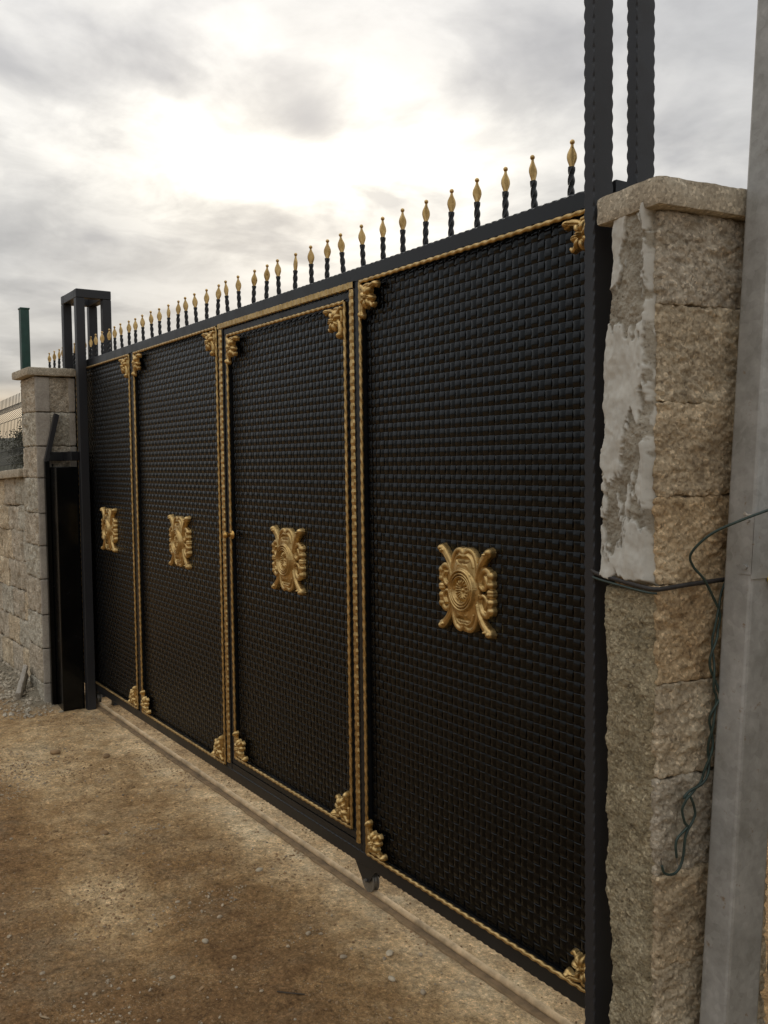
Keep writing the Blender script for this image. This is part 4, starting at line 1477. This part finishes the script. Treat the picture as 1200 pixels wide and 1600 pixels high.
P_, Sz = scatter(16000, m2, -5.2, .7, -2.0, .0, .0015, .0085, .45)
pebbles('crumbs', P_, Sz, M_CLOD, 'crumbs of brown earth lying on the ground')
P_, Sz = scatter(2200, lambda x, y: np.exp(-((y + .38) / .2) ** 2) * (x < -4.45), -6.4, -4.4, -.95, -.1, .003, .02)
pebbles('rubble', P_, Sz, M_BLOCK_G2, 'grey mortar crumbs heaped along the left wall')
P_, Sz = scatter(900, lambda x, y: np.ones_like(x) * .6, -4.4, .1, .05, .16, .001, .005)
pebbles('gravel', P_, Sz, M_CLOD, 'dark grit beside the track under the gate')


def stone(x, y, s, mat, label, name='stone', cat='stone', flat=.6):
    V = ico_v.copy()
    # one subdivision for a less faceted lump
    Vd = [tuple(v) for v in V]; Fd = []; cache = {}

    def mid(a, b):
        k = (min(a, b), max(a, b))
        if k not in cache:
            m_ = (np.array(Vd[a]) + np.array(Vd[b])) / 2; m_ /= np.linalg.norm(m_); cache[k] = len(Vd); Vd.append(tuple(m_))
        return cache[k]
    for a, b, c in ico_f:
        ab, bc, ca = mid(a, b), mid(b, c), mid(c, a)
        Fd += [(a, ab, ca), (b, bc, ab), (c, ca, bc), (ab, bc, ca)]
    Va = np.array(Vd)
    Va = Va * (1 + .30 * fbm(Va + x * 9, 1.3, 3, int(abs(x * 100)) % 97))[:, None]
    a = RNG.uniform(0, 6.28); c, s_ = math.cos(a), math.sin(a)
    Va = Va * [1.25, .85, flat] * s
    Va = np.stack([Va[:, 0] * c - Va[:, 1] * s_, Va[:, 0] * s_ + Va[:, 1] * c, Va[:, 2]], 1)
    o = obj(name, Va, Fd, mat, None, False, (x, y, gheight(x, y) + s * flat * .45))
    tag(o, label, cat, 'loose stones on the ground')
    return o


STONES = [
    (-0.71, -0.16, .014, M_PEBBLE_L, 'largest pale stone, flat and angular, beside the track at bottom centre'),
    (-1.54, -0.22, .013, M_PEBBLE_L, 'pale flat stone on open earth midway along the door, near the track'),
    (-0.77, -0.30, .010, M_PEBBLE, 'brown stone amid the gritty patch left of the largest pale stone'),
    (-0.66, -0.07, .008, M_PEBBLE, 'small brown stone touching the track flange near the bottom edge'),
    (-1.02, -0.78, .009, M_PEBBLE_L, 'lone pale stone on dark earth in the bottom left quarter'),
    (-1.16, -0.61, .012, M_PEBBLE_L, 'pale lumpy stone on dark earth nearest the picture centre line'),
    (-2.27, -0.61, .018, M_CLOD, 'dark brown clod on the smooth earth well left of the door'),
    (-1.00, -0.30, .010, M_PEBBLE, 'grey-brown stone in the crumbly patch below the gate wheel'),
    (-1.29, -0.50, .009, M_PEBBLE, 'brown stone on its own, left of the crumbly patch'),
    (-3.34, -0.27, .022, M_CLOD, 'dark crusty clod near the far end of the track'),
    (-0.47, -0.20, .011, M_PEBBLE, 'rounded brown stone close to the bottom edge of the view'),
    (-0.58, -0.24, .012, M_PEBBLE_L, 'pale stone between the largest pale stone and the bottom edge'),
    (-1.49, -0.58, .008, M_PEBBLE, 'tiny brown stone in the middle of the bare earth'),
    (-3.60, -0.48, .026, M_CLOD, 'wide dark clod by the broken crust near the left wall'),
]
for s in STONES:
    stone(*s)
V, F = tube(smooth_path([(-0.73, -0.56, gheight(-.73, -.56) + .003), (-.70, -.535, gheight(-.70, -.535) + .006), (-.665, -.50, gheight(-.665, -.50) + .004)], 5), .0022, 6)
tag(obj('twig', V, F, M_BARK), 'thin dark twig lying on the earth at bottom centre', 'twig')
for x, y, a, lab in ((-1.03, -1.17, .6, 'pale splinter of wood in the bottom left corner'), (-1.87, -0.99, .9, 'pale wood chip on dark earth at the left edge')):
    z = gheight(x, y) + .003
    c, s_ = math.cos(a), math.sin(a)
    mb = MB(); V = []
    for t, w, h in ((-1, .001, .001), (-.4, .0045, .0035), (.5, .004, .003), (1, .001, .001)):
        for q_, hh_ in ((-w, 0), (0, h), (w, 0)):
            V.append((x + c * t * .02 - s_ * q_, y + s_ * t * .02 + c * q_, z + hh_))
    F = [(i * 3 + k, i * 3 + (k + 1) % 3, (i + 1) * 3 + (k + 1) % 3, (i + 1) * 3 + k) for i in range(3) for k in range(3)]
    tag(obj('wood_chip', V, F, M_WOOD), lab, 'wood chip')

# broken concrete lump leaning at the foot of the left wall
V, F = rough_box((-4.92, -0.36, 0.10), (0.85, -0.35, -.39), (.35, .93, -.07), np.cross((0.85, -0.35, -.39), (.35, .93, -.07)), (0.34, 0.03, 0.12), 0.015, .008, 811, .012)
tag(obj('concrete_lump', V, F, M_SMOOTH, None, True), 'broken grey mortar slab half buried in the rubble at the left wall', 'concrete lump')
for o in bpy.data.objects:
    if o.name.startswith('broken'): pass
